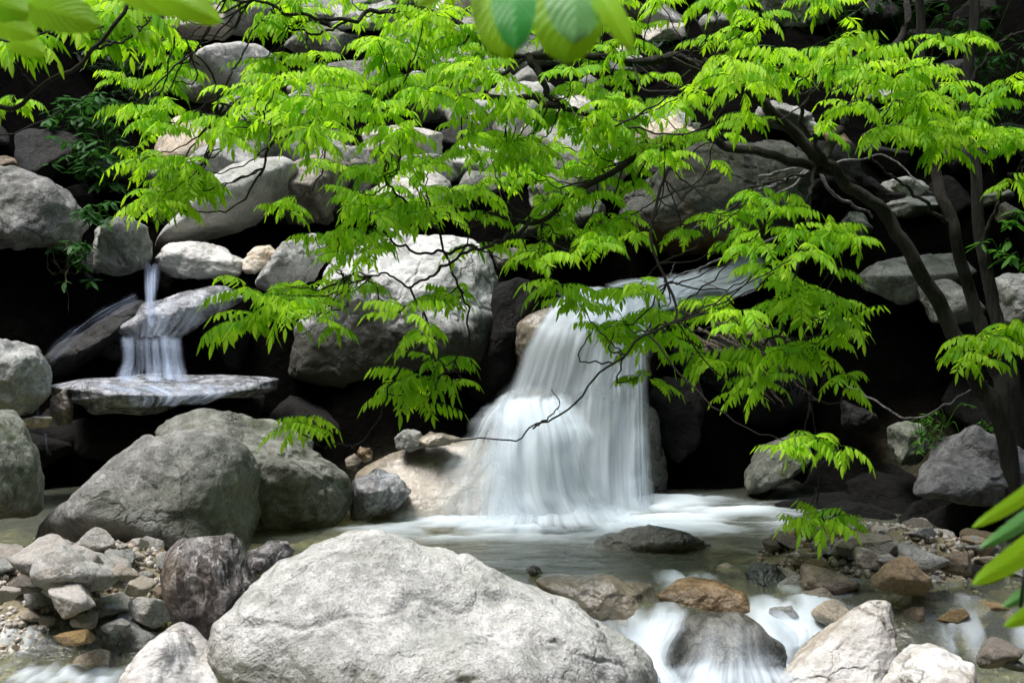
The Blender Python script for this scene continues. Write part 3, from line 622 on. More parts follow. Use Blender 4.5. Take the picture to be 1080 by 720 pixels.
scatter(22, 960, 1080, 650, 720, .015, .045, ['cobblebrown', 'brown'], 'small wet brown cobble in the right stream below the bar', 'cobbles in the right stream')
# cobble heap high up
for i, (px, py, hw, mt) in enumerate([(496,128,10,'mid'),(503,118,8,'cobble'),(514,128,8,'cobble'),(520,120,9,'cobble'),(515,140,10,'cobble'),(500,138,9,'mid'),(530,132,8,'cobble'),(488,150,9,'cobble'),(476,152,8,'cobble')]):
    D = 11.2; stone_at(P(px, py, D), hw / F * D, mt, 'rounded river cobble in the heap high in the stream bed', 'cobbles in the upper heap')
# the hillside's own boulders, mostly behind leaves
mt_f = ['dark', 'dark', 'grey', 'greymoss', 'dark', 'mid']
for i in range(150):
    x = random.uniform(-4.3, 4.3); y = random.uniform(9.6, 15)
    q_ = P(540, 360, 1); z = float(hz([x], [y])[0]); r = random.uniform(.12, .4)
    px = 540 + x / y * F
    dk = (px < 140) or (px > 850)
    stone_at((x, y, z + r * .25), r, random.choice(mt_f[:2] + ['dark', 'black'] if dk else mt_f[1:]), 'half hidden boulder of the steep stream slope behind the foliage', 'boulders of the slope behind the foliage', name='boulder', cat='boulder')
for i in range(70):
    px = random.uniform(180, 720); y = random.uniform(10.6, 14.5); x = (px - 540) / F * y; z = float(hz([x], [y])[0]); r = random.uniform(.16, .5)
    stone_at((x, y, z + r * .3), r, random.choice(['mid', 'mid', 'white', 'grey', 'cobble']), 'pale boulder of the upper stream bed behind the canopy', 'pale boulders of the upper stream bed', name='boulder', cat='boulder')
# added rocks, coloured black to deepen the shade of the hollows
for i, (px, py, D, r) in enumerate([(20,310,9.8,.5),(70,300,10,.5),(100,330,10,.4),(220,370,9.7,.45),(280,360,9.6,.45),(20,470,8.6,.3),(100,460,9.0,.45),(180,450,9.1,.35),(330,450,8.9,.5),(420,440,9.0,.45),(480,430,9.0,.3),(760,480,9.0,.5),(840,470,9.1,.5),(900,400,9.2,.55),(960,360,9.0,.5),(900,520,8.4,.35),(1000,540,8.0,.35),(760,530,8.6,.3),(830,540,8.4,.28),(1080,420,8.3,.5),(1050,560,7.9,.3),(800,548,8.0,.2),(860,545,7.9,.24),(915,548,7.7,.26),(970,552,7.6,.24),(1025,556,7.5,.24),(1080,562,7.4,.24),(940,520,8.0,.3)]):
    stone_at(P(px, py, D), r, 'black', 'added boulder coloured black for the shade of the hollows under the banks', 'boulders in the dark hollows', name='boulder', cat='boulder')

# gravel, uncountable
def gravel():
    n, f = ico(1); V = []; Fc = []; off = 0
    for i in range(9000):
        k = random.random()
        if k < .5: px, py = random.uniform(-20, 260), random.uniform(570, 690)
        else: px, py = random.uniform(800, 1090), random.uniform(565, 720)
        D = DW(py, 0); p = P(px, py, D); r = random.uniform(.005, .020)
        z = float(-.24) 
        V.append((p[0], p[1], r)); 
    A = np.array(V); zz = hz(A[:, 0], A[:, 1], False)
    n0 = len(n); VV = (n[None] * (A[:, 2][:, None, None] * (np.random.default_rng(5).random((len(A), 1, 3)) * .8 + .5)))
    VV = VV + np.stack([A[:, 0], A[:, 1], zz + A[:, 2] * .4], 1)[:, None, :]
    FF = f[None] + (np.arange(len(A)) * n0)[:, None, None]
    rn = np.repeat(np.random.default_rng(6).random(len(A)), n0)
    m, nt, N, L = newmat('gravel'); out = N.new('ShaderNodeOutputMaterial'); b = N.new('ShaderNodeBsdfPrincipled'); L.new(b.outputs[0], out.inputs[0])
    at = N.new('ShaderNodeAttribute'); at.attribute_name = 'rnd'
    r = ramp(N, [(0, (.14, .11, .08)), (.25, (.34, .28, .21)), (.5, (.22, .20, .18)), (.75, (.40, .37, .32)), (1, (.46, .44, .42))]); L.new(at.outputs['Fac'], r.inputs[0]); L.new(r.outputs[0], b.inputs['Base Color'])
    b.inputs['Roughness'].default_value = .6
    o = mesh_obj('gravel', VV.reshape(-1, 3), FF.reshape(-1, 3), m, attrs={'rnd': rn}, sm=False)
    tag(o, 'loose tan and grey gravel between the cobbles of both stone bars', 'gravel', kind='stuff')
gravel()

# ------------------------------------------------------------------ water surface
def water():
    xs = np.arange(-3.6, 3.6, .022); ys = np.arange(2.2, 8.9, .022)
    X, Y = np.meshgrid(xs, ys); nx, ny = len(xs), len(ys); x = X.ravel(); y = Y.ravel()
    p = np.stack([x, y, 0 * x], 1)
    lip = 5.82 + fbm(p * np.array([1.6, .3, 1]), 2) * .12
    drop = smooth(lip + .02, lip - .33, y)
    z = -.17 * drop - .05 * smooth(5.2, 4.4, y)
    z = z + fbm(p * np.array([3, 6, 1]), 3) * .008 + fbm(p * np.array([9, 16, 1]), 2) * .0025
    # foam: where the falls land, and in the lower cascade
    def W(px, py, zz=0): D = DW(py, zz); q = P(px, py, D); return q[0], q[1]
    st = fbm(p * np.array([2.0, 4.2, 1]) + 3, 4); st2 = fbm(p * np.array([6, 2.0, 1]) + 8, 5)
    f = 0
    for (px, py, rx, ry, a) in [(640,541,1.0,.55,1.5),(520,556,.75,.28,.95),(740,551,.55,.35,1.2),(580,552,.6,.35,1.2),(790,560,.5,.2,.6),(440,566,.35,.18,.6)]:
        cx, cy = W(px, py); f = np.maximum(f, a * np.exp(-(((x - cx) / rx) ** 2 + ((y - cy) / ry) ** 2)))
    foam = np.clip(f * (1.05 + st * 1.3) - .28, 0, 1)
    g = 0
    for (px, py, rx, ry, a) in [(700,715,.3,.5,1.4),(860,655,.2,.22,1.0),(800,712,.4,.3,1.3),(840,690,.25,.25,1.2),(655,668,.2,.12,.6),(720,650,.12,.2,1.1),(740,760,.6,.4,1.3),(60,722,.6,.28,.95),(1000,670,.35,.3,.30)]:
        D = DW(py, -.17); q = P(px, py, D); g = np.maximum(g, a * np.exp(-(((x - q[0]) / rx) ** 2 + ((y - q[1]) / ry) ** 2)))
    foam = np.maximum(foam, np.clip(g * (.9 + st2 * 1.6) - .3, 0, .9))
    foam = np.maximum(foam, drop * (1 - drop) * 4 * np.clip(st2 * 1.4 + .1, 0, .5))
    z = z + .02 * foam * (1 + st)
    ii = np.arange(nx * ny).reshape(ny, nx)
    Fq = np.stack([ii[:-1, :-1].ravel(), ii[:-1, 1:].ravel(), ii[1:, 1:].ravel(), ii[1:, :-1].ravel()], 1)
    o = mesh_obj('water', np.stack([x, y, z], 1), Fq, M['water'], attrs={'foam': foam}); tag(o, kind='structure')
water()

# ------------------------------------------------------------------ falling water
def spline(pts, n):
    pts = np.array(pts, float); t = np.concatenate([[0], np.cumsum(np.linalg.norm(np.diff(pts[:, :2] if pts.shape[1] > 2 else pts, axis=0), axis=1) + 1e-6)]); t /= t[-1]
    u = np.linspace(0, 1, n); out = np.zeros((n, pts.shape[1]))
    m = len(pts)
    ext = np.vstack([2 * pts[0] - pts[1], pts, 2 * pts[-1] - pts[-2]])
    k = np.clip(np.searchsorted(t, u, 'right') - 1, 0, m - 2); s = ((u - t[k]) / (t[k + 1] - t[k]))[:, None]
    p0, p1, p2, p3 = ext[k], ext[k + 1], ext[k + 2], ext[k + 3]
    return .5 * ((2 * p1) + (-p0 + p2) * s + (2 * p0 - 5 * p1 + 4 * p2 - p3) * s ** 2 + (-p0 + 3 * p1 - 3 * p2 + p3) * s ** 3)
from mathutils.bvhtree import BVHTree
_V = []; _F = []; _n = 0
for v_, f_ in ROCKS: _V.append(v_); _F.append(f_ + _n); _n += len(v_)
BVH = BVHTree.FromPolygons(np.vstack(_V).tolist(), np.vstack(_F).tolist())
def hug(px, py, D, gap, reach):
    """lay the sheet on the rock under it: where stone would stick out through the water the water goes over it"""
    out = D.copy(); o = Vector(CAM)
    for i in range(D.shape[0]):
        for j in range(D.shape[1]):
            w_ = Vector(P(px[i, j], py[i, j], D[i, j])); d = (w_ - o); L_ = d.length; d.normalize()
            h = BVH.ray_cast(o + d * (L_ - reach), d, reach + .05)
            if h[0] is not None: out[i, j] = min(out[i, j], (Vector(h[0]) - o).dot(Vector(FWD)) - gap)
    for _ in range(4):
        q = np.pad(out, 1, mode='edge'); sm_ = (q[:-2, 1:-1] + q[2:, 1:-1] + q[1:-1, :-2] + q[1:-1, 2:] + 4 * out) / 8; out = np.minimum(sm_, out + .01)
    return out
def veil(rows, parent, mat='veil', bulge=.06, nu=60, nv=90, wob=.012, name='veil', edge=.12, seed=0, layers=1, top=.05, bot=.05, reach=.4, lip=5.0):
    """rows: (xl, xr, yl, yr, Dl, Dr, opacity)"""
    S = spline(rows, nv)
    for ly in range(layers):
        u = np.linspace(0, 1, nu)[None, :]; V = []
        off = ly * .04
        xl, xr, yl, yr, Dl, Dr, op = [S[:, i][:, None] for i in range(7)]
        px = xl + (xr - xl) * u; py = yl + (yr - yl) * u + lip * fbm(np.stack([u.ravel() * 4 + seed, 0 * u.ravel(), 0 * u.ravel()], 1), 3)[None, :]; D = Dl + (Dr - Dl) * u - bulge * np.sin(np.pi * u) - off
        D = hug(px, py, D, .012 + off * .3, reach)
        pts = np.stack([px.ravel(), py.ravel(), D.ravel()], 1)
        Wp = CAM + np.outer(pts[:, 2], FWD) + np.outer((pts[:, 0] - 540) / F * pts[:, 2], RIGHT) + np.outer(-(pts[:, 1] - 360) / F * pts[:, 2], UP)
        uu = np.broadcast_to(u, px.shape).ravel(); vv = np.broadcast_to(np.linspace(0, 1, nv)[:, None], px.shape).ravel()
        sl = np.linalg.norm(np.diff(S[:, [0, 2]], axis=0), axis=1).sum()
        nz = fbm(np.stack([uu * 14 + seed + ly * 5, vv * 2.0, 0 * uu + seed], 1), 3) * wob
        Wp[:, 1] -= nz
        sl = np.linalg.norm(np.diff(S[:, [0, 2]], axis=0), axis=1).sum()
        wd = (S[:, 1] - S[:, 0]).mean()
        o_ = np.broadcast_to(op, px.shape).ravel()
        jg = fbm(np.stack([vv * sl / 40, 0 * vv + seed, (uu > .5) * 7.], 1), 3) * edge * .5
        e = smooth(0, edge, uu + jg - edge * .3) * smooth(1, 1 - edge, uu + jg + edge * .3)
        ends = smooth(0, top, vv) * smooth(1, 1 - bot, vv) if top or bot else 1
        o_ = o_ * e * ends
        uvc = np.stack([uu * wd / 120 + seed * .37 + ly * .5, vv * sl / 180], 1)
        ii = np.arange(nu * nv).reshape(nv, nu)
        Fq = np.stack([ii[:-1, :-1].ravel(), ii[:-1, 1:].ravel(), ii[1:, 1:].ravel(), ii[1:, :-1].ravel()], 1)
        mesh_obj(name, Wp, Fq, M[mat], parent=parent, loc=Wp.mean(0), attrs={'op': o_}, uv=uvc)
wf = empty('waterfall', P(620, 545, 7.9), label='main white silky waterfall dropping in two steps into the pool', cat='waterfall')
# chute from the right, feeding the top
veil([(788,812,258,270,9.4,9.4,1.3),(755,802,282,304,9.2,9.1,1.5),(708,772,290,316,9.0,8.85,1.5),(660,715,293,326,8.8,8.6,1.5),(632,694,298,340,8.65,8.4,1.4)], wf, bulge=.03, seed=1, name='chute', edge=.1)
veil([(690,800,292,272,9.2,9.3,.8),(680,790,302,288,9.0,9.1,1.4),(660,760,312,306,8.8,8.9,1.5),(640,735,322,322,8.6,8.7,1.0)], wf, bulge=.03, seed=2, name='chute', edge=.3)
# bright sheet sliding over the pale top rock and down the streaky first step
veil([(606,706,302,302,8.6,8.7,1.5),(584,700,312,316,8.25,8.35,1.55),(566,695,328,330,8.1,8.15,1.45),(555,692,345,345,8.04,8.08,1.2),(548,691,360,358,8.0,8.04,.95),(542,690,374,370,7.98,8.02,.75),(537,688,390,388,7.95,8.0,.75),(530,686,408,406,7.92,7.97,.85),(520,684,432,430,7.88,7.94,1.1)], wf, bulge=.10, seed=3, name='veil', edge=.1, bot=.12, nv=130)
veil([(560,690,306,306,8.5,8.6,.9),(600,690,322,322,8.15,8.2,1.3),(590,688,338,338,8.02,8.06,1.0),(570,660,352,352,7.98,8.02,.5)], wf, bulge=.10, seed=33, name='veil', edge=.3, bot=.3, top=.3)
# thin film running over the buff dome
veil([(500,585,466,474,7.7,7.7,.45),(455,585,488,492,7.5,7.6,.4),(420,600,520,520,7.4,7.5,.35),(395,610,556,556,7.3,7.4,.45)], wf, bulge=.1, seed=35, edge=.35, top=.2, bot=.05, reach=.6)
# second step: bright central fan in front of the curtain
veil([(524,612,414,414,7.86,7.84,1.0),(508,622,428,428,7.74,7.72,1.35),(500,640,452,452,7.64,7.62,1.4),(492,652,482,482,7.58,7.58,1.3),(492,664,520,518,7.54,7.56,1.1),(498,690,556,552,7.48,7.52,1.3)], wf, bulge=.16, seed=5, layers=2, top=.15, bot=.1, edge=.28, lip=12, wob=.025)
veil([(506,560,424,420,7.8,7.75,.7),(490,545,440,436,7.7,7.66,.9),(468,540,470,466,7.56,7.56,.75),(440,545,510,505,7.42,7.48,.45),(430,560,552,556,7.36,7.44,.5)], wf, bulge=.06, seed=6, top=.1, bot=.1, edge=.4)
# one soft body of water behind the two, so the step reads as a single wide apron
veil([(520,690,404,402,7.93,7.97,.5),(514,690,425,422,7.9,7.94,1.0),(506,690,455,455,7.86,7.9,1.15),(498,692,500,500,7.8,7.84,1.15),(488,702,556,554,7.66,7.74,1.3)], wf, bulge=.1, seed=37, edge=.1, top=.2, bot=.05, lip=10)
# right curtain
veil([(618,690,352,352,8.0,8.1,.9),(622,687,400,400,7.92,8.0,.85),(624,687,440,440,7.88,7.96,.85),(630,690,490,490,7.84,7.92,.85),(636,698,556,552,7.76,7.84,1.1)], wf, bulge=.05, seed=7, layers=1, top=.1, bot=.1, edge=.12)
veil([(655,691,330,335,8.0,8.1,.9),(660,688,380,382,7.9,8.0,1.1),(662,688,440,440,7.86,7.94,1.0),(664,692,556,552,7.74,7.82,1.0)], wf, bulge=.04, seed=9, layers=1, top=.1, bot=.1, edge=.4)
# spray where it lands
veil([(500,720,525,528,7.5,7.6,.2),(470,740,540,540,7.42,7.5,.8),(450,770,553,552,7.3,7.35,1.0),(440,800,562,560,7.15,7.2,.2)], wf, bulge=.12, seed=8, name='splash', top=.5, bot=.4, edge=.3)

sf = empty('waterfall', P(160, 400, 8.6), label='thin small cascade falling in two short drops at the left', cat='waterfall')
veil([(150,172,276,278,9.1,9.1,.6),(148,170,290,290,9.0,9.0,.8),(150,168,312,312,8.7,8.7,.9),(154,168,345,345,8.5,8.5,.6)], sf, mat='veil_thin', bulge=.03, seed=11, edge=.3, layers=2)
veil([(115,250,318,312,8.72,8.68,.15),(112,236,332,328,8.58,8.55,.35),(116,222,346,342,8.5,8.48,.5),(122,205,358,354,8.45,8.45,.7)], sf, mat='veil_thin', bulge=.08, seed=12, edge=.3)
veil([(122,196,354,352,8.46,8.46,.55),(123,196,365,365,8.42,8.42,.7),(122,200,385,385,8.38,8.38,.65),(116,206,402,402,8.3,8.3,.85)], sf, mat='veil_thin', bulge=.05, seed=13, edge=.12, layers=2)
veil([(140,152,306,320,8.6,8.6,.45),(106,118,322,338,8.55,8.55,.5),(76,88,342,360,8.5,8.5,.45),(44,56,368,390,8.4,8.4,.4)], sf, mat='veil_thin', bulge=.0, seed=14, edge=.4, nu=20, reach=.5)
veil([(60,292,398,398,8.3,8.3,.5),(60,292,406,406,8.1,8.1,.8),(110,270,418,414,7.96,7.98,.7),(120,240,432,424,7.92,7.95,.4)], sf, mat='veil_thin', bulge=.05, seed=15, edge=.25, name='sheet')
veil([(38,42,420,420,8,8,.8),(37,43,440,440,7.9,7.9,.6)], sf, mat='veil_thin', bulge=.01, seed=16, edge=.3, nu=10, nv=20)
veil([(46,52,456,456,7.8,7.8,.8),(48,56,480,480,7.7,7.7,.3)], sf, mat='veil_thin', bulge=.01, seed=17, edge=.3, nu=10, nv=20)
tf = empty('waterfall', P(208, 180, 11.2), label='tiny far trickle between rocks at the upper left', cat='waterfall')
veil([(208,222,138,138,11.6,11.6,.9),(204,220,155,156,11.3,11.3,.8),(198,216,180,180,11.0,11.0,.8),(194,210,215,215,10.7,10.7,.5)], tf, mat='veil_thin', bulge=.03, seed=18, edge=.3, nu=16, nv=40)
lf = empty('waterfall', P(740, 690, 5.5), label='low white cascade spilling round the dark wet boulder at lower right', cat='waterfall')
veil([(672,735,640,640,5.85,5.85,.3),(675,735,650,648,5.66,5.62,1.0),(664,728,668,668,5.48,5.44,1.2),(660,716,692,694,5.3,5.26,1.25),(680,730,725,722,5.05,5.1,1.1)], lf, bulge=.06, seed=21, edge=.3)
veil([(626,700,654,652,5.9,5.86,.2),(630,690,662,660,5.75,5.7,.55),(640,700,680,676,5.6,5.55,.8)], lf, bulge=.02, seed=22, edge=.3)
veil([(788,840,645,638,5.85,5.95,.3),(800,856,658,648,5.7,5.8,.9),(816,872,674,658,5.55,5.68,1.05),(824,866,690,676,5.42,5.5,.6)], lf, bulge=.03, seed=23, edge=.35, reach=.1)
veil([(718,825,655,655,5.3,5.34,.15),(710,830,672,674,5.24,5.27,.3),(706,834,692,692,5.18,5.2,.5),(690,850,708,708,5.1,5.12,1.1),(670,870,730,730,5.0,5.0,1.0)], lf, bulge=.07, seed=24, edge=.25)

# ------------------------------------------------------------------ wood
def tube(pts, r0, r1, ns=7, n=None, wob=0.0, seed=0, cap=True):
    pts = np.array(pts, float); n = n or max(6, len(pts) * 6)
    C = spline(pts, n); t = np.linspace(0, 1, n); r = r0 + (r1 - r0) * t
    if wob: C = C + np.stack([fbm(np.stack([t * 7 + seed + 31 * a, 0 * t, 0 * t], 1), 3) for a in range(3)], 1) * wob * smooth(0, .1, t)[:, None]
    T = np.gradient(C, axis=0); T /= np.maximum(np.linalg.norm(T, axis=1), 1e-9)[:, None]
    ref = np.array([.3, .2, 1.]) if abs(T[:, 2]).mean() < .8 else np.array([1., .3, .2])
    A = np.cross(T, ref); A /= np.linalg.norm(A, axis=1)[:, None]; B = np.cross(T, A)
    th = np.arange(ns) / ns * 2 * math.pi
    rr = r[:, None] * (1 + .12 * np.sin(th * 3 + seed)[None, :] * (r0 > .02))
    V = C[:, None, :] + A[:, None, :] * (np.cos(th)[None, :] * rr)[..., None] + B[:, None, :] * (np.sin(th)[None, :] * rr)[..., None]
    V = V.reshape(-1, 3); Fc = []
    for i in range(n - 1):
        for j in range(ns):
            a, b = i * ns + j, i * ns + (j + 1) % ns; Fc.append((a, b, b + ns, a + ns))
    Fc.append(tuple(range(ns))[::-1]); Fc.append(tuple(range((n - 1) * ns, n * ns)))
    return V, Fc, C
class MB:
    def __init__(s): s.V = []; s.F = []; s.n = 0
    def add(s, V, Fc): s.V.append(np.asarray(V)); s.F += [tuple(i + s.n for i in f) for f in Fc]; s.n += len(V)
    def obj(s, name, mat, parent=None, loc=None, **k):
        V = np.vstack(s.V); return mesh_obj(name, V, s.F, mat, parent, V.mean(0) if loc is None else loc, **k)
def PP(lst): return [P(*a) for a in lst]

# ---- compound leaf geometry
class Leaves:
    def __init__(s): s.V = []; s.Fq = []; s.Ft = []; s.rnd = []; s.uv = []; s.n = 0; s.tw = MB()
    ST = [(0.0, 0.0), (.18, .62), (.42, 1.0), (.7, .78), (1.0, 0.0)]
    def leaflet(s, b, d, wdir, L_, W_, curl, r, rs):
        """b base, d length direction, wdir across; drooping lens with folded midrib"""
        n = np.cross(d, wdir); n /= np.linalg.norm(n) + 1e-9
        V = []; uv = []
        down = np.array([0, 0, -1.])
        for (t, w_) in s.ST:
            c = b + d * (L_ * t) + down * (curl * L_ * t * t)
            if w_ == 0: V.append(c); uv.append((.5, t))
            else:
                hw = W_ * .5 * w_; f_ = n * (hw * .35)
                V += [c - wdir * hw + f_, c, c + wdir * hw + f_]; uv += [(0, t), (.5, t), (1, t)]
        o = s.n
        s.Ft += [(o, o + 1, o + 2), (o, o + 2, o + 3)]
        for k in (1, 4): s.Ft += [(o + k, o + k + 3, o + k + 4, o + k + 1), (o + k + 1, o + k + 4, o + k + 5, o + k + 2)]
        s.Ft += [(o + 7, o + 10, o + 8), (o + 8, o + 10, o + 9)]
        s.V += V; s.uv += uv; s.rnd += [r] * 11; s.n += 11
    def compound(s, base, az, el, L_, rs, size=1.0):
        npair = rs.integers(6, 10); r = rs.random()
        h = np.array([math.cos(az), math.sin(az), 0]); pts = []
        bend = rs.uniform(.5, 1.3); p = np.array(base, float); e = el; steps = npair + 1; ds = L_ / steps
        side = np.array([-h[1], h[0], 0.])
        pts.append(p.copy()); curve = rs.uniform(-.5, .5)
        for k in range(steps):
            a2 = az + curve * k / steps; hh = np.array([math.cos(a2), math.sin(a2), 0]); dvec = hh * math.cos(e) + np.array([0, 0, math.sin(e)])
            p = p + dvec * ds; pts.append(p.copy()); e -= bend / steps
        C = np.array(pts)
        V, Fc, _ = tube(C, .0022 * size, .0009, ns=3, n=steps + 1); s.tw.add(V, Fc)
        droop = rs.uniform(.3, .95)
        for k in range(1, steps + 1):
            T = C[k] - C[k - 1]; T /= np.linalg.norm(T)
            sd = np.cross(T, [0, 0, 1]); sd /= np.linalg.norm(sd) + 1e-9
            env = math.sin(math.pi * (.25 + .65 * k / steps))
            if k == steps:
                d = T * .8 + np.array([0, 0, -.5]); d /= np.linalg.norm(d)
                s.leaflet(C[k], d, sd, .062 * size, .022 * size, .3, np.clip(r + rs.normal() * .1, 0, 1), rs); break
            for sg in (-1, 1):
                dd = droop + rs.normal() * .12
                d = sd * sg * (1 - dd * .75) + T * .32 + np.array([0, 0, -dd]) + rs.normal(size=3) * .08; d /= np.linalg.norm(d)
                wd = T - d * (T @ d); wd += rs.normal(size=3) * .18; wd -= d * (wd @ d); wd /= np.linalg.norm(wd)
                LL = (.038 + .026 * env) * size * rs.uniform(.85, 1.15)
                s.leaflet(C[k] + T * rs.normal() * .002, d, wd, LL, LL * rs.uniform(.30, .38), rs.uniform(0, .35), float(np.clip(r + rs.normal() * .12, 0, 1)), rs)
    def tuft(s, c, rs, size=1.0, n=None, az0=None):
        n = n or rs.integers(4, 8); a0 = rs.uniform(0, 6.28)
        for k in range(n):
            az = a0 + k * 6.28 / n + rs.normal() * .3
            s.compound(c + rs.normal(size=3) * .012, az, rs.uniform(-.2, .5), rs.uniform(.15, .25) * size, rs, size)
    def obj(s, name, mat, parent):
        # leaflets and their stalks are one foliage mesh with two materials
        V = np.array(s.V); Ft = list(s.Ft); uv = np.array(s.uv); nf = len(Ft); rnd = list(s.rnd)
        if s.tw.V:
            V2 = np.vstack(s.tw.V); Ft += [tuple(i + len(V) for i in f) for f in s.tw.F]; V = np.vstack([V, V2]); uv = np.vstack([uv, np.zeros((len(V2), 2))]); rnd += [.5] * len(V2)
        o = mesh_obj(name, V, Ft, mat, parent, V.mean(0), attrs={'rnd': rnd}, uv=uv, sm=True)
        if s.tw.V:
            o.data.materials.append(M['weed']); mi = np.zeros(len(Ft), int); mi[nf:] = 1; o.data.polygons.foreach_set('material_index', mi)
        return o

rs = np.random.default_rng(21)
# main skeleton: (name of tree, points (px,py,D), r0, r1)
TR = {}
TR['lean'] = dict(trunk=[([(1078,520,7.0),(1062,465,7.0),(1032,402,7.0),(1000,340,6.95),(962,270,6.9),(930,222,6.85),(895,192,6.8),(868,172,6.75)], .048, .030)],
 limbs=[([(880,182,6.8),(830,168,6.75),(770,152,6.7),(722,148,6.6),(680,166,6.5),(640,186,6.4),(596,212,6.35),(560,230,6.3),(500,224,6.2),(452,228,6.1)], .024, .007),
        ([(868,172,6.75),(826,130,6.7),(784,92,6.6),(740,72,6.5),(690,64,6.4),(620,62,6.3),(560,58,6.3),(508,46,6.2),(470,20,6.2)], .030, .010),
        ([(556,58,6.3),(572,84,6.25),(590,110,6.25),(640,128,6.3)], .018, .007),
        ([(590,112,6.25),(540,104,6.2),(496,104,6.1),(450,110,6.1),(425,98,6.0),(380,108,5.95),(330,126,5.9),(300,150,5.9),(272,185,5.85)], .016, .005),
        ([(508,100,6.1),(535,75,6.2),(556,60,6.3)], .010, .007),
        ([(452,228,6.1),(430,215,6.0),(410,195,5.95),(402,178,5.9)], .008, .003),
        ([(560,230,6.3),(540,250,6.2),(500,262,6.0),(452,266,5.9),(420,258,5.85),(390,232,5.8)], .010, .004),
        ([(500,262,6.0),(468,280,5.9),(432,302,5.8),(405,290,5.75),(360,290,5.7)], .007,.003),
        ([(470,20,6.2),(420,8,6.1),(370,20,6.0),(320,18,5.9),(285,8,5.9),(240,-5,5.9)], .012, .005),
        ([(370,20,6.0),(340,35,5.95),(310,30,5.9),(285,10,5.9)], .006,.004),
        ([(330,126,5.9),(290,122,5.8),(255,120,5.8),(228,100,5.75),(215,60,5.7),(175,30,5.7)], .007,.003),
        ([(255,120,5.8),(240,90,5.75),(260,50,5.8),(275,20,5.8)], .006,.003),
        ([(722,148,6.6),(700,190,6.4),(690,230,6.3),(700,280,6.2),(715,330,6.1),(680,352,6.05),(640,388,6.0),(600,425,5.95),(560,452,5.9),(480,463,5.8)], .008, .0025),
        ([(562,452,5.9),(590,428,5.95),(582,410,5.95)], .004,.002),
        ([(452,228,6.1),(470,270,6.1),(495,330,6.05),(478,385,6.0),(460,400,5.95)], .006,.003),
        ([(432,302,5.8),(445,340,5.85),(415,400,5.9),(408,425,5.95),(380,465,6.0),(338,472,6.05),(312,450,6.05)], .005,.0025),
        ([(860,176,6.75),(850,230,6.6),(838,300,6.5),(820,350,6.45),(790,370,6.4)], .010,.004),
        ([(838,300,6.5),(850,380,6.5),(858,430,6.5),(862,500,6.5),(866,540,6.5)], .006,.003),
        ([(880,182,6.8),(852,140,6.6),(846,110,6.5),(880,80,6.4),(920,66,6.3)], .014,.005),
        ([(870,180,6.75),(800,196,6.9),(770,222,7.0),(740,255,7.1)], .009,.004),
        ([(868,172,6.75),(900,110,6.9),(960,20,7.1),(980,-80,7.3),(960,-200,7.4)], .024,.014)])
TR['up'] = dict(trunk=[([(1085,520,7.3),(1066,450,7.3),(1044,370,7.3),(1020,300,7.25),(1006,240,7.2),(990,190,7.2),(975,110,7.2),(972,20,7.2),(985,-140,7.2)], .044, .024),
                       ([(1088,510,7.4),(1072,430,7.4),(1052,340,7.4),(1036,260,7.4),(1028,180,7.4),(1022,90,7.4),(1030,-10,7.4),(1045,-160,7.4)], .044, .026)],
 limbs=[([(1006,240,7.2),(975,215,7.1),(940,185,7.0),(910,160,6.9)], .012,.004),
        ([(1028,180,7.4),(1000,150,7.0),(985,120,6.8),(950,100,6.6)], .012,.004),
        ([(1036,260,7.4),(1060,200,7.2),(1080,170,7.0),(1110,150,6.9)], .012,.005),
        ([(1044,370,7.3),(1060,365,7.0),(1075,355,6.9)], .006,.003),
        ([(975,110,7.2),(940,60,7.0),(905,30,6.9)], .010,.004),
        ([(1022,90,7.4),(1050,50,7.3),(1085,30,7.2)], .012,.005)])
grid = [
"222455556"+"66445666"+"3222"+"677766"+"3343"+"11100",
"221116423"+"53246777"+"4223"+"654356"+"1123"+"43310",
"210016513"+"55678766"+"4236"+"652367"+"5777"+"77620",
"100016336"+"87888553"+"2356"+"777764"+"5445"+"55364",
"000054226"+"77765522"+"1267"+"777742"+"2133"+"44577",
"000056431"+"13455566"+"5677"+"655100"+"1002"+"25788",
"000055420"+"11466666"+"7766"+"543000"+"0011"+"00133",
"000012000"+"05566656"+"4446"+"650034"+"5530"+"00000",
"000000000"+"01345654"+"3566"+"530135"+"5520"+"00000",
"000000000"+"14554442"+"1456"+"510024"+"3420"+"00000",
"000000003"+"54444542"+"2553"+"342034"+"4430"+"00000",
"000000013"+"31201430"+"0220"+"254233"+"3420"+"00024",
]
def depth_at(px, py):
    return float(6.1 + .35 * math.sin(px * .011 + 1) + .25 * math.sin(py * .03 + px * .004) + max(0, (px - 800) / 280) * .5)
tufts = {'lean': [], 'up': [], 'left': []}
for r_, row in enumerate(grid):
    for c_, ch in enumerate(row):
        lam = int(ch) * .23
        for _ in range(rs.poisson(lam)):
            px = 30 * c_ + rs.uniform(-4, 34); py = 30 * r_ + rs.uniform(-12, 20)
            k = 'left' if px < 135 else ('up' if px > 945 + 20 * math.sin(py) else 'lean')
            tufts[k].append((px, py, depth_at(px, py) + rs.normal() * .25, rs.uniform(.6, .8), None))
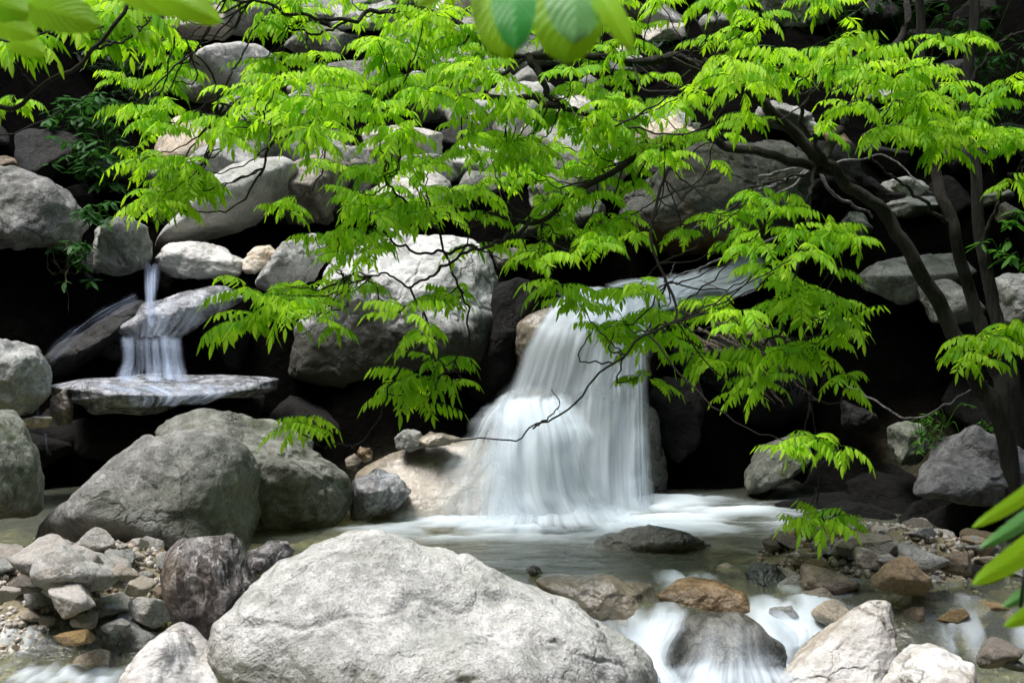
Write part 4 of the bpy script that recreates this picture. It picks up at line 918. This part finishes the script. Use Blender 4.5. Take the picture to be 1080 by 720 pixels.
for (px, py, s_, n_) in [(315,446,.85,6),(326,440,.7,4),(440,396,1,7),(462,378,.9,6),(425,405,.9,6),(450,420,.8,4),(478,400,.7,3),(862,462,.8,6),(885,470,.7,4),(838,470,.7,4),(868,545,.95,7),(885,540,.7,4),(850,552,.7,3),
        (675,358,.95,7),(705,352,.95,7),(735,372,.8,5),(680,395,.75,4),(772,380,.95,6),(800,368,1,7),(830,372,1,7),(862,365,.9,6),(885,352,.8,4),(800,398,.8,5),(780,408,.7,4),(890,398,.75,4),(1040,356,1,7),(1062,345,1,7),(1080,350,1,6),(1020,372,.8,5),
        (845,306,.9,5),(875,318,.8,5),(610,320,.8,5),(625,345,.6,3),(590,300,.9,6),(255,338,.9,5),(272,330,.9,6),(300,318,.9,6),(165,205,.9,6),(190,195,.9,6),(215,185,.8,5),(150,215,.7,4),(350,345,.6,3)]:
    tufts['lean' if px < 1000 else 'up'].append((px, py, depth_at(px, py), s_, n_))
for _ in range(100):          # unseen crown tufts added above the view to shade the right bank
    px = rs.uniform(420, 1500); py = rs.uniform(-620, -20); tufts['lean' if px < 900 else 'up'].append((px, py, rs.uniform(7.4, 9.6), 2.2, 8))
def build_tree(key, label, leafmat, nm='tree', twigmat='twig', trunkmat='bark'):
    d = TR[key]; base = P(*d['trunk'][0][0][0]); base = np.array([base[0], base[1], float(hz([base[0]], [base[1]])[0])])
    t = empty(nm, base, label=label, cat='tree')
    skel = []; 
    for pts, r0, r1 in d['trunk']:
        W_ = PP(pts); W_[0][2] = min(W_[0][2], base[2] - .15)
        V, Fc, C = tube(W_, r0 * .95, r1 * .85, ns=14, n=90, wob=.035, seed=r0 * 99)
        mesh_obj('trunk', V, Fc, M[trunkmat], t, C[0]); 
        if key != 'left': skel += [(c, r1) for c in C[50:]]
    for i, (pts, r0, r1) in enumerate(d['limbs']):
        W_ = np.array(PP(pts)); ll = np.linalg.norm(np.diff(W_, axis=0), axis=1).sum()
        V, Fc, C = tube(W_, r0, r1, ns=8, n=60, wob=min(.05, ll * .04), seed=i * 3.7 + 1)
        mesh_obj('branch', V, Fc, M[trunkmat] if r0 > .03 else M[twigmat], t, C[0])
        skel += [(c, r1) for c in C[::2]]
    S = np.array([c for c, _ in skel])
    L = Leaves(); tw = MB(); twl = []
    for (px, py, D, s_, n_) in tufts[key]:
        c = P(px, py, D); dist = np.linalg.norm(S - c, axis=1)
        cand = np.argsort(dist)[:6]; j = cand[rs.integers(0, 6)] if dist.min() > .25 else cand[0]
        a = S[j]; ln = np.linalg.norm(c - a)
        mid = (a + c) / 2 + np.array([rs.normal() * .1, rs.normal() * .06, -.12]) * min(ln, 1.0)
        V, Fc, C = tube([a, mid, c], .0030 + .0022 * min(ln, 1.2), .0022, ns=5, n=14, wob=.02 * min(1, ln * 2), seed=rs.random() * 50)
        if py > -5: twl.append((ln, len(twl), V, Fc))
        else: tw.add(V, Fc)
        L.tuft(c, rs, s_, n_)
        if rs.random() < .3: L.compound(C[10], rs.uniform(0, 6.28), .2, .14, rs, .8)
    twl.sort(key=lambda q: -q[0])
    for q in twl[:100]: mesh_obj('twig', q[2], q[3], M[twigmat], t, q[2][0])
    for q in twl[100:]: tw.add(q[2], q[3])
    if tw.V: tag(tw.obj('small_twigs', M[twigmat], t), kind='stuff')
    f = L.obj('foliage', M[leafmat], t)
    return t
TR['left'] = dict(trunk=[([(-150,420,6.5),(-140,250,6.4),(-150,100,6.4),(-130,-120,6.3)], .09, .06)],
 limbs=[([(-146,160,6.4),(-60,130,5.6),(0,112,5.2),(30,98,5.1),(62,80,5.0),(92,56,4.95),(118,38,4.9),(132,14,4.9),(142,-20,4.9)], .016, .007),
        ([(92,56,4.95),(110,48,5.0),(135,42,5.05),(160,20,5.1)], .006, .003),
        ([(-140,60,6.3),(-40,45,4.6),(0,38,4.4),(40,38,4.3),(80,32,4.2),(110,30,4.2)], .009, .003),
        ([(52,36,4.3),(56,10,4.3),(60,-20,4.3)], .004, .002),
        ([(0,26,4.4),(22,18,4.3),(44,-6,4.2)], .004, .002)])
build_tree('lean', 'leaning dark trunk on the right bank whose bright green canopy spans the upper picture', 'leaf')
build_tree('up', 'upright twin stemmed tree at the right edge with bright leaves near its middle', 'leaf')
for _ in range(16): tufts['left'].append((rs.uniform(-20, 150), rs.uniform(-15, 45), rs.uniform(5.0, 5.6), 1.0, None))
build_tree('left', 'tree at the left edge with a bent pale grey branch across the upper left corner', 'leaf', trunkmat='greybark')

# ---- blurred broad leaves close to the camera
def broadleaf(pts, D, mat, parent, seed, fold=.0):
    """outline polygon (base first .. tip .. back) as a real curved blade"""
    (bx, by), (tx, ty), wd = pts
    b = P(bx, by, D); t = P(tx, ty, D - .07); ax = t - b; Ln = np.linalg.norm(ax); ax /= Ln
    view = FWD; sd = np.cross(ax, view); sd /= np.linalg.norm(sd); nrm = np.cross(sd, ax)
    hw = wd / F * D / 2; V = []; uv = []; n = 14; mN = 9
    for i in range(n):
        tt = i / (n - 1); w_ = ((1 - abs(2 * tt ** .9 - 1) ** 2.3) ** .62) if 0 < tt < 1 else .02
        for j in range(mN):
            u = j / (mN - 1) * 2 - 1
            c = b + ax * (Ln * tt) + sd * (u * hw * w_) + nrm * (abs(u) * hw * fold - .12 * Ln * math.sin(math.pi * tt) + .03 * hw * math.sin(tt * 22 + seed) * abs(u))
            V.append(c); uv.append((.5 + u / 2, tt))
    Fc = [(i * mN + j, i * mN + j + 1, (i + 1) * mN + j + 1, (i + 1) * mN + j) for i in range(n - 1) for j in range(mN - 1)]
    return mesh_obj('leaf', V, Fc, M[mat], parent, np.mean(V, 0), attrs={'rnd': [random.random()] * len(V)}, uv=np.array(uv))
def sprig(label, stem, leaves, D):
    root = empty('leafy_branch', P(*stem[0]), label=label, cat='branch')
    V, Fc, C = tube(PP(stem), .006, .003, ns=6, n=30, wob=.006); mesh_obj('stem', V, Fc, M['twig'], root, C[0])
    for i, (b, t, wd, mt, dz, fo) in enumerate(leaves): broadleaf((b, t, wd), D + dz, mt, root, i, fo)
    return root
M['mint'] = leaf_mat('greyish green broad leaf', (.12, .32, .10), (.14, .34, .10), .3, (.2, .5, .08))
sprig('blurred broad leaves hanging close to the camera at the top middle', [(700,-120,1.9),(640,-60,1.75),(590,-20,1.7),(520,-25,1.7)],
      [((526,-30),(532,60),62,'broad',.08,.15),((540,-25),(544,52),46,'broad_dark',0,.1),((600,-35),(598,64),80,'broad',.08,.2),((604,-38),(606,44),62,'mint',0,.1),((618,-25),(668,54),26,'broad',-.02,.4),((500,-36),(440,6),30,'broad',.05,.1)], 1.7)
sprig('blurred broad leaves over the top left corner', [(-120,-60,2.3),(-40,-10,2.1),(60,-15,2.0),(200,-30,2.0)],
      [((28,4),(104,26),44,'broad',0,.15),((150,-14),(232,22),34,'broad',.02,.3),((-20,20),(40,38),30,'broad',.1,.1),((-20,2),(34,14),34,'broad',.1,.2),((120,-16),(190,14),30,'broad',.1,.2),((10,40),(48,56),26,'broad',.15,.1),((185,-20),(206,16),24,'broad',.05,.2)], 2.1)
sprig('blurred narrow bright leaves at the lower right edge', [(1150,560,2.4),(1110,570,2.3),(1085,585,2.2),(1076,640,2.2)],
      [((1110,495),(1026,556),17,'broad',0,.2),((1110,520),(1034,578),18,'mint',.1,.2),((1120,545),(1026,616),28,'broad',-.05,.2),((1110,600),(1058,640),18,'mint',.1,.2),((1120,622),(1060,660),22,'broad',0,.2)], 2.2)

# ---- shrubs and weeds
def shrub(label, spots, mat, nm='shrub', sz=1.0, per=9, cat='shrub'):
    L = Leaves(); base = P(*spots[0][:3]); root = empty(nm, base, label=label, cat=cat); st = MB()
    for (px, py, D, spread) in spots:
        c0 = P(px, py, D)
        for _ in range(per):
            c = c0 + np.array([rs.normal() * spread, rs.normal() * spread * .6, rs.normal() * spread * .7])
            V, Fc, _c = tube([c0 - [0, -.05, spread * .8], (c0 + c) / 2 + [0, 0, .03], c], .003, .0015, ns=4, n=8); L.tw.add(V, Fc)
            for k in range(rs.integers(4, 8)):
                az = rs.uniform(0, 6.28); d = np.array([math.cos(az), math.sin(az), rs.uniform(-.6, .3)]); d /= np.linalg.norm(d)
                wd = np.cross(d, [0, 0, 1.]); wd /= np.linalg.norm(wd); l_ = rs.uniform(.05, .09) * sz
                L.leaflet(c + d * .01, d, wd, l_, l_ * .4, .3, rs.random(), rs)
    L.obj('foliage', M[mat], root)
shrub('dark green bush in the black bank at upper left', [(85,118,10.5,.16),(105,125,10.4,.15),(110,150,10.3,.15),(80,160,10.2,.12),(98,172,10.2,.12),(72,112,10.6,.1),(130,175,10.3,.12)], 'shrub', per=12, sz=1.3)
shrub('green weed hanging beside the blocky boulder on the left', [(96,226,8.9,.05),(88,262,8.9,.10),(82,272,8.9,.1),(100,225,8.9,.06)], 'shrub', nm='weed', cat='plant', per=7)
shrub('sparse weeds in the dark bank at far left', [(30,285,9.2,.1),(48,262,9.2,.08),(5,305,9.2,.05)], 'shrub', nm='weed', cat='plant', per=4)
shrub('small leafy weed at the right edge beside the upright stems', [(1058,262,7.3,.05),(1075,232,7.3,.05),(1078,275,7.3,.06)], 'weed', nm='weed', cat='plant', per=4)
shrub('low green weeds on top of the mossy rocks below the trees', [(975,452,7.4,.10),(1000,440,7.3,.08),(985,460,7.3,.06),(1035,450,7.2,.07)], 'weed', nm='weed', cat='plant', per=7, sz=.45)
shrub('dim green bush behind the trees at upper right', [(1040,40,9.0,.25),(1070,80,9.0,.2),(960,20,9.4,.3),(1010,30,9.3,.2),(900,20,9.6,.25),(1060,130,8.8,.12)], 'shrub', per=16)
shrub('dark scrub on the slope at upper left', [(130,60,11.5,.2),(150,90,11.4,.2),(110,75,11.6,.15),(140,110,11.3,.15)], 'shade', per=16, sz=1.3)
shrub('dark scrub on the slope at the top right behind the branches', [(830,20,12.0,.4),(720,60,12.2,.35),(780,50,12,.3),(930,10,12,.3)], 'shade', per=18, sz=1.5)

# ---- roots and dead wood right of the fall
root = empty('root_tangle', P(800, 400, 8.4), label='tangle of old brown roots right of the main waterfall', cat='roots')
for i in range(26):
    x0, y0 = rs.uniform(730, 800), rs.uniform(330, 370); D = 8.45 + rs.normal() * .05
    ex, ey = x0 + rs.uniform(30, 80), y0 + rs.uniform(20, 75)
    V, Fc, C = tube(PP([(x0, y0, D), ((x0 + ex) / 2 + rs.normal() * 8, (y0 + ey) / 2 - 6, D - .12), (ex, ey, D - .05)]), rs.uniform(.006, .02), .004, ns=6, n=16, wob=.02, seed=i)
    mesh_obj('root', V, Fc, M['root'], root, C[0])
def stick(label, pts, r0, r1, mat, name='dead_branch', sub=()):
    V, Fc, C = tube(PP(pts), r0, r1, ns=7, n=50, wob=.02, seed=len(label)); b = MB(); b.add(V, Fc)
    for s_ in sub: V, Fc, _ = tube(PP(s_), r0 * .6, r1 * .7, ns=5, n=24, wob=.015, seed=3); b.add(V, Fc)
    tag(b.obj(name, M[mat], loc=C[0]), label, 'branch')
stick('bare grey branch curving in front of the massive dark boulder', [(870,170,7.3),(820,205,7.4),(780,216,7.5),(740,236,7.6),(715,252,7.7)], .009, .003, 'greybark', sub=[[(790,212,7.5),(800,190,7.5),(796,160,7.5)],[(800,205,7.5),(802,222,7.5),(796,232,7.5)]])
stick('pale bent dead branch lying under the leaning trunk', [(800,200,7.6),(850,182,7.6),(862,176,7.5),(875,200,7.5),(900,216,7.6),(920,230,7.7)], .014, .007, 'greybark')
stick('thin pale vine looping over the black hollow at right', [(895,408,7.4),(925,424,7.3),(955,440,7.2),(975,438,7.2),(1000,425,7.1),(1042,402,7.1)], .006, .004, 'greybark')
stick('forked bare twig over the chute above the main waterfall', [(820,250,8.0),(770,270,7.9),(735,283,7.8),(693,303,7.7)], .008, .003, 'greybark', sub=[[(700,298,7.7),(706,290,7.7),(712,278,7.7)]])
stick('thin horizontal twig above the pale slab on the right bank', [(800,186,7.4),(860,174,7.4),(900,170,7.3),(935,165,7.3),(985,205,7.2)], .008, .004, 'greybark')
stick('fine dark hanging rootlets on the left bank', [(68,245,9.0),(72,270,9.0),(70,300,8.95),(72,330,8.95)], .006, .002, 'root', name='hanging_root', sub=[[(55,255,9.0),(60,280,9.0),(80,290,9.0)],[(80,262,9.0),(66,285,9.0),(55,290,9.0)],[(52,250,9.0),(50,280,9.0),(58,292,9.0)]])
